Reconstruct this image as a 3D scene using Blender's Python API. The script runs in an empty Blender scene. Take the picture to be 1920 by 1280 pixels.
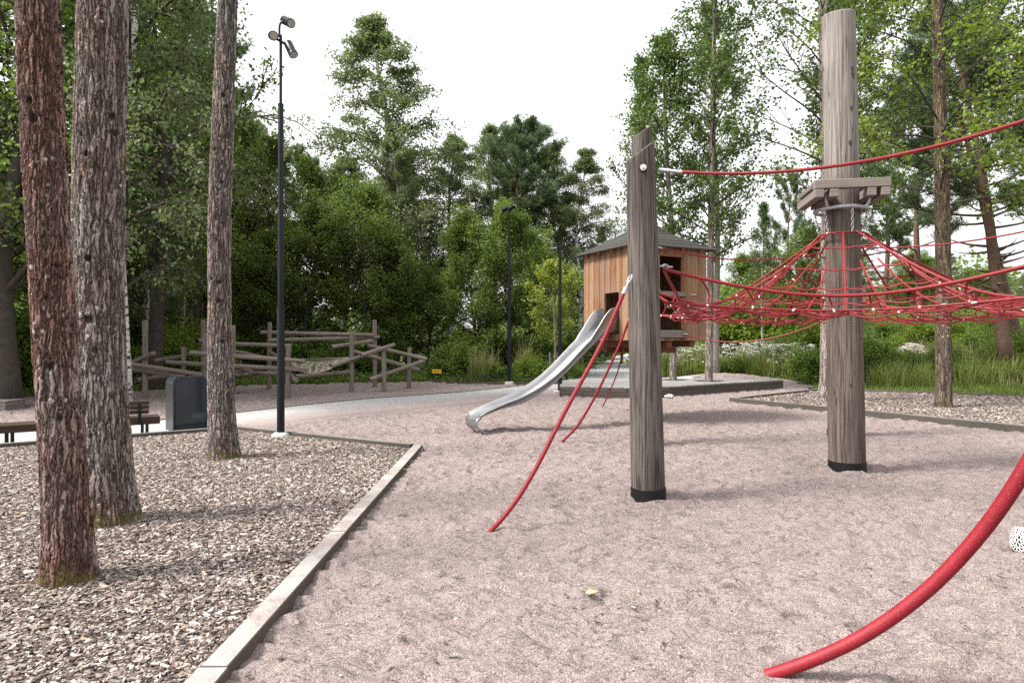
import bpy, bmesh, math, random
import numpy as np
from mathutils import Vector, Matrix, noise as mnoise
R_ = math.radians
rnd = random.Random(11)
S = bpy.context.scene
COL = S.collection
F, HY, CH = 1200.0, 636.0, 1.65          # focal length in px of the photo, horizon row, eye height

# ------------------------------------------------------------------ helpers
def at(X, d, z=None, Y=None):
    x = (X - 960) / F * d
    if Y is not None: z = CH + (HY - Y) / F * d
    return np.array([x, d, 0.0 if z is None else z])
def gp(X, Y):
    d = CH * F / (Y - HY)
    return np.array([(X - 960) / F * d, d, 0.0])
def zz(Y, d): return CH + (HY - Y) / F * d
def sm(a, b, x):
    t = np.clip((x - a) / (b - a), 0, 1); return t * t * (3 - 2 * t)
def hz(x, y):
    x = np.asarray(x, float); y = np.asarray(y, float)
    h = sm(24, 40, y) * sm(8, 17, x) * 2.4 + sm(19, 25, y) * sm(12.5, 17, x) * 0.7
    h = h + 0.33 * np.exp(-((x - 8.2) / 2.0) ** 2 - ((y - 24.6) / 1.6) ** 2)
    return h
def tag(o, label=None, cat=None, group=None, kind=None):
    if label: o['label'] = label
    if cat: o['category'] = cat
    if group: o['group'] = group
    if kind: o['kind'] = kind
    return o
def thing(name, label, cat, loc=(0, 0, 0), rz=0, group=None):
    o = bpy.data.objects.new(name, None); COL.objects.link(o)
    o.location = tuple(loc); o.rotation_euler = (0, 0, rz); o.empty_display_size = .2
    return tag(o, label, cat, group)
def link(name, me, mat, parent=None):
    if mat: me.materials.append(mat)
    o = bpy.data.objects.new(name, me); COL.objects.link(o)
    if parent: o.parent = parent
    return o
def npmesh(name, V, Q, smooth=False):
    V = np.asarray(V, np.float32).reshape(-1, 3); Q = np.asarray(Q, np.int32)
    me = bpy.data.meshes.new(name); n, k = Q.shape
    me.vertices.add(len(V)); me.vertices.foreach_set('co', V.ravel())
    me.loops.add(n * k); me.loops.foreach_set('vertex_index', Q.ravel())
    me.polygons.add(n); me.polygons.foreach_set('loop_start', np.arange(0, n * k, k, dtype=np.int32))
    me.polygons.foreach_set('loop_total', np.full(n, k, np.int32))
    me.polygons.foreach_set('use_smooth', np.full(n, smooth, bool))
    me.update(calc_edges=True); me.validate(); return me
def fattr(me, name, vals):
    a = me.attributes.new(name, 'FLOAT', 'POINT'); a.data.foreach_set('value', np.asarray(vals, np.float32))
def tube(P, r, k=8, cap=True):
    P = np.asarray(P, float); n = len(P); r = np.broadcast_to(np.asarray(r, float), (n,))
    T = np.gradient(P, axis=0); T /= np.linalg.norm(T, axis=1)[:, None] + 1e-9
    ref = np.array([0, 0, 1.]) if abs(T[0][2]) < .9 else np.array([1., 0, 0])
    U = np.empty_like(P); u = np.cross(T[0], ref); u /= np.linalg.norm(u)
    for i in range(n):
        u = u - T[i] * u.dot(T[i]); u /= np.linalg.norm(u) + 1e-9; U[i] = u
    W = np.cross(T, U); a = np.arange(k) * 2 * math.pi / k
    V = P[:, None, :] + r[:, None, None] * (np.cos(a)[None, :, None] * U[:, None, :] + np.sin(a)[None, :, None] * W[:, None, :])
    V = V.reshape(-1, 3); i = np.arange(n - 1)[:, None] * k; j = np.arange(k)[None, :]; j2 = (j + 1) % k
    Q = np.stack([i + j, i + j2, i + k + j2, i + k + j], -1).reshape(-1, 4)
    if cap:                               # close both ends with fans written as quads
        for e, (base, c) in enumerate(((0, P[0]), ((n - 1) * k, P[-1]))):
            ci = len(V); V = np.vstack([V, c[None]])
            jj = np.arange(0, k, 2)
            q = np.stack([np.full(len(jj), ci), base + (jj + 2) % k, base + jj + 1, base + jj], -1)
            if e: q = q[:, ::-1]
            Q = np.vstack([Q, q])
    return V, Q
class Acc:                                # accumulates quads into one mesh
    def __init__(s): s.V = []; s.Q = []; s.n = 0
    def add(s, VQ):
        V, Q = VQ; s.V.append(np.asarray(V)); s.Q.append(np.asarray(Q) + s.n); s.n += len(V); return s
    def mesh(s, name, smooth=True): return npmesh(name, np.vstack(s.V), np.vstack(s.Q), smooth)
    def build(s, name, mat, parent=None, smooth=True):
        me = s.mesh(name, smooth)
        if smooth:
            try: me.set_sharp_from_angle(angle=R_(50))
            except Exception: pass
        return link(name, me, mat, parent)
BOXQ = np.array([[0, 3, 2, 1], [4, 5, 6, 7], [0, 1, 5, 4], [1, 2, 6, 5], [2, 3, 7, 6], [3, 0, 4, 7]])
def box(c, s, rz=0, M=None):
    h = np.array(s) / 2
    V = np.array([[-1, -1, -1], [1, -1, -1], [1, 1, -1], [-1, 1, -1], [-1, -1, 1], [1, -1, 1], [1, 1, 1], [-1, 1, 1]]) * h
    if M is not None: V = V @ np.array(M).T
    if rz: V = V @ np.array([[math.cos(rz), -math.sin(rz), 0], [math.sin(rz), math.cos(rz), 0], [0, 0, 1]]).T
    return V + np.array(c), BOXQ
def bevel(o, w=.004, seg=1):
    bm = bmesh.new(); bm.from_mesh(o.data)
    bmesh.ops.bevel(bm, geom=bm.edges[:], offset=w, segments=seg, affect='EDGES', clamp_overlap=True)
    bm.to_mesh(o.data); bm.free(); return o
def prism(name, poly, z0, z1, mat, parent=None, bw=0):
    bm = bmesh.new(); vs = [bm.verts.new((p[0], p[1], z0)) for p in poly]
    f = bm.faces.new(vs); bmesh.ops.recalc_face_normals(bm, faces=[f])
    if f.normal.z > 0: f.normal_flip()
    g = bmesh.ops.extrude_face_region(bm, geom=[f])
    for v in [e for e in g['geom'] if isinstance(e, bmesh.types.BMVert)]: v.co.z = z1
    bmesh.ops.recalc_face_normals(bm, faces=bm.faces[:])
    if bw: bmesh.ops.bevel(bm, geom=bm.edges[:], offset=bw, segments=2, affect='EDGES', clamp_overlap=True)
    me = bpy.data.meshes.new(name); bm.to_mesh(me); bm.free(); return link(name, me, mat, parent)
def spline(pts, n=24):
    P = np.asarray(pts, float)
    if len(P) == 2: return P[0] + (P[1] - P[0]) * np.linspace(0, 1, n)[:, None]
    E = np.vstack([2 * P[0] - P[1], P, 2 * P[-1] - P[-2]]); out = []; m = max(2, n // (len(P) - 1))
    for i in range(len(P) - 1):
        a, b, c, d = E[i:i + 4]; t = np.linspace(0, 1, m, endpoint=False)[:, None]
        out.append(.5 * ((2 * b) + (-a + c) * t + (2 * a - 5 * b + 4 * c - d) * t ** 2 + (-a + 3 * b - 3 * c + d) * t ** 3))
    return np.vstack(out + [P[-1:]])
def sag(a, b, s, n=18):
    a = np.asarray(a, float); b = np.asarray(b, float); t = np.linspace(0, 1, n)[:, None]
    P = a + (b - a) * t; P[:, 2] -= (4 * s * t * (1 - t))[:, 0]; return P
def inpoly(x, y, poly):
    x = np.asarray(x); y = np.asarray(y); r = np.zeros(x.shape, bool); j = len(poly) - 1
    for i in range(len(poly)):
        xi, yi = poly[i][:2]; xj, yj = poly[j][:2]
        c = ((yi > y) != (yj > y)) & (x < (xj - xi) * (y - yi) / ((yj - yi) or 1e-9) + xi); r ^= c; j = i
    return r
def copy_tree(o, parent=None):
    c = o.copy(); COL.objects.link(c)
    if parent: c.parent = parent
    for ch in list(o.children): copy_tree(ch, c)
    return c

# ------------------------------------------------------------------ materials
class NT:
    def __init__(s, name):
        s.m = bpy.data.materials.new(name); s.m.use_nodes = True; s.t = s.m.node_tree; s.t.nodes.clear()
        s.out = s.t.nodes.new('ShaderNodeOutputMaterial')
    def n(s, typ, ins=None, out=0, **pr):
        nd = s.t.nodes.new('ShaderNode' + typ)
        for k, v in pr.items(): setattr(nd, k, v)
        for k, v in (ins or {}).items():
            if isinstance(v, bpy.types.NodeSocket): s.t.links.new(v, nd.inputs[k])
            else: nd.inputs[k].default_value = v
        return nd.outputs[out]
    def obj(s, scale=(1, 1, 1)):
        return s.n('Mapping', {0: s.n('TexCoord', out=3), 3: scale})
    def noise(s, sc, det=3, v=None, rough=.5, dist=0, out=0):
        i = {'Scale': sc, 'Detail': det, 'Roughness': rough, 'Distortion': dist}
        if v is not None: i['Vector'] = v
        return s.n('TexNoise', i, out=out)
    def mix(s, f, a, b, blend='MIX'):
        nd = s.t.nodes.new('ShaderNodeMix'); nd.data_type = 'RGBA'; nd.blend_type = blend
        for k, v in ((0, f), (6, a), (7, b)):
            if isinstance(v, bpy.types.NodeSocket): s.t.links.new(v, nd.inputs[k])
            else: nd.inputs[k].default_value = (*v, 1) if isinstance(v, tuple) else v
        return nd.outputs[2]
    def ramp(s, f, stops, interp='LINEAR'):
        nd = s.t.nodes.new('ShaderNodeValToRGB'); s.t.links.new(f, nd.inputs[0]); e = nd.color_ramp.elements
        nd.color_ramp.interpolation = interp
        while len(e) < len(stops): e.new(.5)
        for q, (p, c) in zip(e, stops):
            q.position = p; q.color = (*c, 1) if isinstance(c, tuple) else (c, c, c, 1)
        return nd.outputs[0]
    def math(s, op, a, b=0.0, c=None):
        i = {0: a, 1: b}
        if c is not None: i[2] = c
        return s.n('Math', i, operation=op)
    def bump(s, h, strength=.5, dist=.01, nrm=None):
        i = {'Height': h, 'Strength': strength, 'Distance': dist}
        if nrm is not None: i['Normal'] = nrm
        return s.n('Bump', i)
    def attr(s, name, out=2): return s.n('Attribute', attribute_name=name, out=out)
    def bsdf(s, col, rough=.8, metal=0, nrm=None, spec=.3):
        i = {'Base Color': (*col, 1) if isinstance(col, tuple) else col, 'Roughness': rough, 'Metallic': metal, 'Specular IOR Level': spec}
        if nrm is not None: i['Normal'] = nrm
        b = s.n('BsdfPrincipled', i); s.t.links.new(b, s.out.inputs[0]); return b
    def disp(s, h, scale, mid=.5):
        d = s.n('Displacement', {'Height': h, 'Midlevel': mid, 'Scale': scale}); s.t.links.new(d, s.out.inputs[2])
        s.m.displacement_method = 'BOTH'; return s

def simple(name, col, rough=.6, metal=0, var=.25, sc=6, bump=0, spec=.3):
    q = NT(name); v = q.obj(); nz = q.noise(sc, 4, v)
    lo = tuple(c * (1 - var) for c in col); hi = tuple(min(1, c * (1 + var)) for c in col)
    q.bsdf(q.mix(nz, lo, hi), rough, metal, q.bump(q.noise(sc * 12, 3, v), bump, .003) if bump else None, spec); return q.m

def bark(name, furrow, ridge, red, redamt=.5, lichen=.62, sc=24, zs=.085, depth=.017, moss=False):
    q = NT(name); v0 = q.obj((1, 1, 1)); wob = q.noise(11, 3, v0, out=1)
    vv = q.n('VectorMath', {0: q.n('TexCoord', out=3), 1: q.n('VectorMath', {0: wob, 1: (.04, .04, .03)}, operation='MULTIPLY')}, operation='ADD')
    vm = q.n('Mapping', {0: vv, 3: (1, 1, zs)})
    f1 = q.math('ABSOLUTE', q.math('SUBTRACT', q.noise(sc, 2, vm, .4, .25), .5)); f2 = q.math('ABSOLUTE', q.math('SUBTRACT', q.noise(sc * 1.5, 1, q.n('Mapping', {0: vv, 1: (3, 5, 1), 3: (1, 1, zs * 1.3)}), .4, .2), .5))
    e1 = q.math('MULTIPLY', q.ramp(f1, [(0.0, 0.0), (.025, .25), (.085, 1.0)]), q.ramp(f2, [(0.0, .1), (.03, .5), (.07, 1.0)]))
    fine = q.noise(95, 5, q.obj((1, 1, .45)), .7)
    mid = q.noise(22, 3, q.obj((1, 1, .35)))
    h = q.math('MULTIPLY', e1, q.math('ADD', q.math('MULTIPLY', mid, .7), .55))
    h = q.math('ADD', h, q.math('MULTIPLY', fine, .35))
    kn = q.attr('knot'); h = q.math('SUBTRACT', h, q.math('MULTIPLY', kn, 1.1))
    patch = q.ramp(q.noise(2.2, 3, q.obj((1, 1, .5)), .6), [(.5 - redamt * .25, 0.0), (.75 - redamt * .3, 1.0)])
    rc = q.mix(patch, ridge, red); rc = q.mix(q.ramp(fine, [(.45, 0.0), (.68, .85)]), rc, tuple(min(1, c * 1.6 + .04) for c in ridge))
    col = q.mix(e1, furrow, rc)
    li = q.n('TexVoronoi', {'Vector': vv, 'Scale': 13.0})
    lm = q.math('MULTIPLY', q.ramp(li, [(.16, 1.0), (.24, 0.0)]), q.ramp(q.noise(2.8, 2, v0), [(lichen, 0.0), (lichen + .07, 1.0)]))
    col = q.mix(lm, col, (.55, .54, .51)); col = q.mix(q.math('MULTIPLY', kn, .9), col, (.018, .013, .012))
    if moss:
        z = q.n('SeparateXYZ', {0: q.n('TexCoord', out=3)}, out=2)
        g = q.math('MULTIPLY', q.ramp(z, [(.0, 1.0), (.22, 0.0)]), q.ramp(q.noise(9, 3, v0), [(.45, 0.0), (.6, 1.0)]))
        col = q.mix(g, col, (.13, .12, .03))
    q.bsdf(col, .9, 0, q.bump(fine, .5, .006), .15); q.disp(h, depth, .5); return q.m

def oldwood(name, lo, hi, crack=.9, sc=55, tint=None, zs=.02, upper=None):
    q = NT(name); v = q.n('VectorMath', {0: q.n('TexCoord', out=3), 1: q.n('VectorMath', {0: q.noise(2.5, 2, q.obj((1, 1, .4)), out=1), 1: (.05, .05, 0)}, operation='MULTIPLY')}, operation='ADD')
    g = q.noise(sc, 4, q.n('Mapping', {0: v, 3: (1, 1, zs)}), .65)
    big = q.noise(2.0, 3, q.obj((1, 1, .35)))
    cr = q.noise(13, 2, q.n('Mapping', {0: v, 3: (1, 1, .035)}), .4)
    line = q.ramp(cr, [(.478, 0.0), (.497, 1.0), (.516, 0.0)])
    line = q.math('MULTIPLY', line, q.ramp(q.noise(3.1, 2, q.obj((1, 1, .5))), [(.42, 0.0), (.55, crack)]))
    col = q.mix(q.ramp(g, [(.36, 0.0), (.62, 1.0)]), lo, hi)
    col = q.mix(q.ramp(big, [(.35, 0.0), (.7, 1.0)]), col, q.mix(.6, col, tint or tuple(c * .6 for c in lo)))
    if upper:
        zf = q.math('ADD', q.math('DIVIDE', q.n('SeparateXYZ', {0: q.n('TexCoord', out=3)}, out=2), 6.0), q.math('MULTIPLY', q.math('SUBTRACT', big, .5), .12))
        col = q.mix(q.ramp(zf, [(.52, 0.0), (.66, .85)]), col, q.mix(q.ramp(g, [(.36, 0.0), (.62, 1.0)]), tuple(c * .45 for c in upper), upper))
    kn = q.attr('knot'); col = q.mix(q.math('MULTIPLY', kn, .85), col, (.045, .03, .025))
    col = q.mix(line, col, (.025, .02, .018))
    h = q.math('SUBTRACT', q.math('MULTIPLY', g, .5), line)
    q.bsdf(col, .85, 0, q.bump(h, .7, .006), .2); return q.m

def planks(name, lo, hi, grain_axis='z', grey=None):
    q = NT(name); s = (1, 1, .05) if grain_axis == 'z' else (.05, .05, 1)
    ri = q.n('NewGeometry', out=8); off = q.n('VectorMath', {0: q.n('TexCoord', out=3), 1: q.math('MULTIPLY', ri, 37.0)}, operation='ADD')
    g = q.noise(45, 4, q.n('Mapping', {0: off, 3: s}), .6)
    col = q.mix(ri, lo, hi); col = q.mix(q.ramp(g, [(.35, 0.0), (.65, 1.0)]), q.mix(.45, col, tuple(c * .3 for c in lo)), col)
    kn = q.n('TexVoronoi', {'Vector': q.n('Mapping', {0: off, 3: (1, 1, .45) if grain_axis == 'z' else (.45, .45, 1)}), 'Scale': 7.0})
    col = q.mix(q.ramp(kn, [(.07, 1.0), (.12, 0.0)]), col, tuple(c * .25 for c in lo))
    if grey: col = q.mix(q.ramp(q.noise(1.6, 3, q.obj()), [(.45, 0.0), (.75, .55)]), col, grey)
    q.bsdf(col, .75, 0, q.bump(g, .4, .003), .25); return q.m

def leafmat(name, dk, lt, trans=.4, tcol=None, rough=.45):
    q = NT(name); ri = q.n('NewGeometry', out=8)
    big = q.noise(.55, 3, q.obj()); f = q.math('ADD', q.math('MULTIPLY', ri, .6), q.math('MULTIPLY', q.math('SUBTRACT', big, .3), 1.0))
    col = q.mix(q.n('Clamp', {0: f}), dk, lt)
    b = q.bsdf(col, rough, 0, None, .35)
    tr = q.n('BsdfTranslucent', {0: q.mix(.5, col, tcol or (.16, .24, .03))})
    ms = q.n('MixShader', {0: trans, 1: b, 2: tr}); q.t.links.new(ms, q.out.inputs[0]); return q.m

def sandmat():
    q = NT('sand'); v = q.obj(); wv = q.obj((.75, 1.25, 1))
    wp = q.n('VectorMath', {0: wv, 1: q.n('VectorMath', {0: q.noise(3, 2, v, out=1), 1: (.3, .3, 0)}, operation='MULTIPLY')}, operation='ADD')
    dim = q.n('TexVoronoi', {'Vector': wp, 'Scale': 4.6, 'Smoothness': .45}, feature='SMOOTH_F1')
    n1 = q.noise(2.2, 3, v); n2 = q.noise(13, 5, wv, .62); n3 = q.noise(6.5, 2, q.obj((.7, 1.4, 1)), .5, .8); g1 = q.noise(95, 2, v, .7); gr = q.noise(230, 2, v, .6); g2 = q.noise(48, 3, v, .7)
    h = q.math('ADD', q.math('MULTIPLY', dim, 1.25), q.math('ADD', q.math('MULTIPLY', n1, .45), q.math('ADD', q.math('MULTIPLY', n2, .5), q.math('MULTIPLY', n3, 2.0))))
    gg = q.math('ADD', q.math('MULTIPLY', g1, .5), q.math('MULTIPLY', gr, .5))
    col = q.ramp(gg, [(.36, (.075, .058, .055)), (.45, (.205, .163, .154)), (.54, (.315, .256, .243)), (.68, (.54, .465, .44))])
    col = q.mix(q.ramp(q.noise(.6, 3, v), [(.35, 0.0), (.7, .35)]), col, q.mix(.5, col, (.31, .26, .25)))
    col = q.mix(q.math('MULTIPLY', q.ramp(g2, [(.28, 1.0), (.38, 0.0)]), .35), col, (.10, .07, .066))
    nb = q.bump(gg, .8, .014); nb = q.bump(g2, .6, .02, nb)
    q.bsdf(col, .95, 0, nb, .1); q.disp(q.math('MULTIPLY', q.math('SUBTRACT', h, 1.98), q.attr('amp')), .060, 0.0); return q.m
def gravelmat():
    q = NT('path_gravel'); v = q.obj(); gr = q.noise(190, 2, v, .6); w = q.attr('sandy')
    col = q.ramp(gr, [(.32, (.16, .16, .163)), (.5, (.38, .38, .38)), (.68, (.58, .58, .58))])
    sc = q.ramp(gr, [(.3, (.08, .06, .056)), (.5, (.30, .245, .235)), (.7, (.55, .48, .46))])
    f = q.math('ADD', w, q.math('MULTIPLY', q.math('SUBTRACT', q.noise(3.5, 5, v, .65), .5), 1.5))
    col = q.mix(q.n('Clamp', {0: f}), col, sc)
    q.bsdf(col, .95, 0, q.bump(gr, .5, .006, q.bump(q.noise(9, 4, v), .5, .03)), .1); return q.m
def groundmat():
    q = NT('forest_floor'); v = q.obj(); n = q.noise(1.5, 5, v, .65)
    col = q.ramp(n, [(.3, (.035, .04, .015)), (.5, (.06, .085, .022)), (.7, (.10, .12, .04))])
    q.bsdf(col, .95, 0, q.bump(q.noise(25, 4, v), .8, .04), .1); return q.m
def chipmat():
    q = NT('wood_chip'); ri = q.n('NewGeometry', out=8)
    col = q.ramp(ri, [(0, (.04, .028, .023)), (.25, (.12, .092, .080)), (.5, (.25, .210, .188)), (.8, (.41, .36, .33)), (.97, (.58, .53, .49)), (1, (.36, .22, .125))])
    g = q.noise(140, 3, q.obj()); col = q.mix(q.math('MULTIPLY', g, .35), col, (.16, .115, .1))
    q.bsdf(col, .85, 0, None, .2); return q.m
def kerbmat(name, base, sand_on=True, side=None):
    q = NT(name); v = q.obj(); n = q.noise(9, 5, v, .6); f = q.noise(120, 3, v, .7)
    col = q.mix(n, tuple(c * .8 for c in base), tuple(min(1, c * 1.15) for c in base))
    col = q.mix(q.ramp(f, [(.28, .8), (.4, 0.0)]), col, tuple(c * .3 for c in base))
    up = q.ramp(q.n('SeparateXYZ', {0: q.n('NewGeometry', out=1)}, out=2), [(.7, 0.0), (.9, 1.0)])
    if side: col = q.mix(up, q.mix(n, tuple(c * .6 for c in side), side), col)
    if sand_on:
        up = q.ramp(q.n('SeparateXYZ', {0: q.n('NewGeometry', out=1)}, out=2), [(.7, 0.0), (.9, 1.0)])
        m = q.math('MULTIPLY', up, q.ramp(q.noise(3.2, 5, v, .7), [(.42, 0.0), (.56, .85)]))
        col = q.mix(m, col, q.ramp(f, [(.35, (.12, .09, .085)), (.6, (.34, .28, .27))]))
    q.bsdf(col, .9, 0, q.bump(f, .5, .004, q.bump(n, .4, .01)), .15); return q.m
def steelmat():
    q = NT('brushed_steel'); v = q.obj(); n = q.noise(3, 4, v); s = q.noise(60, 3, q.obj((.2, 1, 1)))
    q.bsdf(q.mix(n, (.30, .30, .31), (.46, .46, .47)), q.math('ADD', q.math('MULTIPLY', n, .25), .28), .9, q.bump(s, .12, .002), .5); return q.m
def ropemat(name, c):
    q = NT(name); v = q.obj(); n = q.noise(14, 3, v); f = q.noise(160, 2, q.obj((1, 1, 1)), .6)
    col = q.mix(n, tuple(x * .65 for x in c), tuple(min(1, x * 1.25) for x in c))
    col = q.mix(q.ramp(f, [(.62, 0.0), (.75, .5)]), col, (.45, .22, .2))
    q.bsdf(col, .55, 0, q.bump(f, .5, .004), .35); return q.m
def spotmat():
    q = NT('spotted_fabric'); v = q.obj(); e = q.n('TexVoronoi', {'Vector': v, 'Scale': 42.0, 'Randomness': .9}, feature='DISTANCE_TO_EDGE')
    col = q.mix(q.ramp(e, [(.10, 0.0), (.15, 1.0)]), (.75, .73, .70), (.02, .016, .015)); q.bsdf(col, .8, 0, None, .2); return q.m

MT = {}
MT['bark_grey'] = bark('bark_grey', (.03, .021, .018), (.285, .25, .232), (.21, .125, .098), .3, .58, moss=True)
MT['bark_dark'] = bark('bark_dark', (.03, .022, .018), (.15, .12, .10), (.17, .125, .06), .6, .55, sc=19, depth=.010)
MT['bark_red'] = bark('bark_red', (.032, .017, .014), (.27, .215, .197), (.20, .085, .062), .65, .58, sc=27, moss=True)
MT['bark_far'] = bark('bark_far', (.06, .05, .045), (.30, .26, .24), (.24, .17, .13), .4, .55, sc=19, depth=.010)
MT['aspen_bark'] = simple('aspen_bark', (.26, .23, .19), .9, 0, .55, 7, .5)
MT['dark_bark'] = simple('dark_bark', (.06, .05, .042), .95, 0, .5, 8, .6)
MT['pine_bark'] = simple('pine_bark', (.13, .082, .06), .95, 0, .5, 6, .7)
q = NT('birch_bark'); v = q.obj((1, 1, 3.2)); nz = q.noise(4.5, 4, v, .6)
q.bsdf(q.mix(q.ramp(nz, [(.52, 0.0), (.58, 1.0)]), (.66, .64, .61), (.04, .035, .03)), .8, 0, None, .2); MT['birch_bark'] = q.m
MT['post_grey'] = oldwood('post_grey', (.042, .033, .029), (.205, .178, .162), .95)
MT['post_brown'] = oldwood('post_brown', (.05, .036, .029), (.20, .166, .146), .9, tint=(.06, .042, .034), upper=(.31, .28, .26))
MT['log'] = oldwood('log_wood', (.135, .105, .09), (.30, .25, .225), .7, 40)
MT['rubber'] = simple('black_rubber', (.005, .005, .0055), .55, 0, .3, 9, .2)
MT['larch'] = planks('larch_planks', (.205, .095, .046), (.345, .205, .12), 'z', (.24, .17, .13))
MT['beam'] = planks('house_beam', (.26, .115, .06), (.36, .18, .10), 'x')
MT['darkbeam'] = planks('dark_beam', (.13, .05, .03), (.18, .08, .05), 'x')
MT['greybeam'] = planks('grey_beam', (.15, .125, .112), (.25, .215, .195), 'x')
MT['roofboard'] = planks('roof_boards', (.028, .026, .024), (.06, .056, .052), 'x')
MT['deck'] = planks('deck_boards', (.24, .23, .22), (.32, .31, .30), 'x')
MT['deckside'] = planks('deck_side', (.075, .062, .055), (.115, .095, .085), 'x')
MT['bench'] = planks('bench_boards', (.032, .02, .012), (.06, .038, .024), 'x')
MT['darkmetal'] = simple('black_metal', (.010, .012, .016), .35, .1, .2, 3, 0, .25)
MT['binshell'] = simple('bin_shell', (.035, .04, .047), .25, .4, .15, 2, 0, .5)
MT['binpanel'] = simple('bin_panel', (.02, .03, .04), .12, .1, .2, 1.2, 0, .6)
MT['galv'] = simple('galvanised', (.45, .46, .48), .4, .85, .2, 20, .2, .5)
MT['clampmetal'] = simple('pale_metal', (.62, .60, .57), .45, .3, .15, 20, 0, .5)
MT['lens'] = simple('lamp_lens', (.35, .33, .31), .15, 0, .1, 20, 0, .5)
MT['steel'] = steelmat()
MT['rope'] = ropemat('red_rope', (.215, .012, .016)); MT['hose'] = ropemat('red_hose', (.22, .007, .016))
MT['cream'] = simple('cream_rope', (.55, .5, .4), .85)
MT['sand'] = sandmat(); MT['gravel'] = gravelmat(); MT['floor'] = groundmat(); MT['chip'] = chipmat()
MT['chipbase'] = simple('chip_soil', (.10, .075, .062), .95, 0, .6, 30, .8)
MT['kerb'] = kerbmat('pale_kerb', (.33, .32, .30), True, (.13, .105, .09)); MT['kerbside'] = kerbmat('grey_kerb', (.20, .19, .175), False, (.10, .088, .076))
MT['concrete'] = kerbmat('concrete', (.5, .49, .47), False)
MT['white'] = simple('white_plastic', (.75, .75, .74), .5); MT['yellow'] = simple('yellow_paint', (.75, .48, .02), .5, 0, .1)
MT['spots'] = spotmat(); MT['cloth'] = simple('white_cloth', (.76, .75, .72), .8)
MT['stone'] = simple('far_stone', (.32, .28, .25), .95, 0, .4, 3, .8)
MT['L_birch'] = leafmat('birch_leaf', (.09, .125, .055), (.24, .29, .145), .5)
MT['L_dark'] = leafmat('dark_leaf', (.065, .118, .026), (.225, .31, .065), .5)
MT['L_mid'] = leafmat('mid_leaf', (.06, .11, .024), (.22, .30, .06), .5)
MT['L_aspen'] = leafmat('aspen_leaf', (.04, .08, .024), (.14, .22, .05), .38)
MT['L_bright'] = leafmat('bright_leaf', (.09, .16, .02), (.24, .33, .045), .45, (.3, .38, .04))
MT['L_young'] = leafmat('young_leaf', (.16, .22, .03), (.34, .40, .06), .5, (.4, .45, .06))
MT['L_pine'] = leafmat('pine_needle', (.06, .10, .055), (.16, .23, .11), .25)
MT['L_grass'] = leafmat('grass_blade', (.09, .13, .025), (.24, .30, .07), .4)
MT['L_meadow'] = leafmat('meadow_blade', (.14, .19, .04), (.34, .40, .12), .45)
MT['L_straw'] = leafmat('straw', (.22, .19, .08), (.42, .38, .20), .35, (.4, .36, .16))
MT['L_cover'] = leafmat('cover_leaf', (.07, .13, .025), (.20, .30, .05), .4)
MT['flower'] = leafmat('white_flower', (.62, .62, .58), (.8, .8, .76), .3, (.7, .7, .66))
MT['dryleaf'] = leafmat('dry_leaf', (.5, .46, .22), (.6, .56, .3), .3, (.5, .46, .2))

# ------------------------------------------------------------------ camera, sky, sun
cam = bpy.data.cameras.new('camera'); co = bpy.data.objects.new('camera', cam); COL.objects.link(co)
co.location = (0, 0, CH); co.rotation_euler = (R_(90), 0, 0)
cam.sensor_width = 36; cam.lens = 36 * F / 1920; cam.shift_y = -4 / 1920; cam.clip_end = 3000; cam.clip_start = .05
S.camera = co
w = bpy.data.worlds.new('World'); S.world = w; w.use_nodes = True; nt = w.node_tree
sky = nt.nodes.new('ShaderNodeTexSky'); sky.sky_type = 'NISHITA'; sky.sun_disc = False
SE, SA = 52, -104                                  # sun height; direction it comes from, degrees from +y towards +x
sky.sun_elevation = R_(SE); sky.sun_rotation = R_(SA); sky.dust_density = 6; sky.air_density = 1.2
hs = nt.nodes.new('ShaderNodeHueSaturation'); hs.inputs['Saturation'].default_value = .10
nt.links.new(sky.outputs[0], hs.inputs['Color']); bg = nt.nodes['Background']
ovc = nt.nodes.new('ShaderNodeMix'); ovc.data_type = 'RGBA'; ovc.inputs[0].default_value = .6; ovc.inputs[7].default_value = (4.6, 4.65, 4.75, 1)
nt.links.new(hs.outputs[0], ovc.inputs[6]); nt.links.new(ovc.outputs[2], bg.inputs[0]); bg.inputs[1].default_value = .10
sl = bpy.data.lights.new('sun', 'SUN'); so = bpy.data.objects.new('sun', sl); COL.objects.link(so)
sl.energy = 2.0; sl.angle = R_(13); sl.color = (1, .95, .88)
dv = Vector((math.sin(R_(SA)) * math.cos(R_(SE)), math.cos(R_(SA)) * math.cos(R_(SE)), math.sin(R_(SE))))
so.rotation_euler = dv.to_track_quat('Z', 'Y').to_euler()
S.view_settings.view_transform = 'Standard'; S.view_settings.look = 'None'; S.view_settings.gamma = 1
S.view_settings.exposure = 1.8
S.cycles.use_denoising = False  # keep fine grain
S.cycles.max_bounces = 6; S.cycles.diffuse_bounces = 3; S.cycles.transmission_bounces = 4; S.cycles.transparent_max_bounces = 4
S.cycles.caustics_reflective = False; S.cycles.caustics_refractive = False

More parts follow.
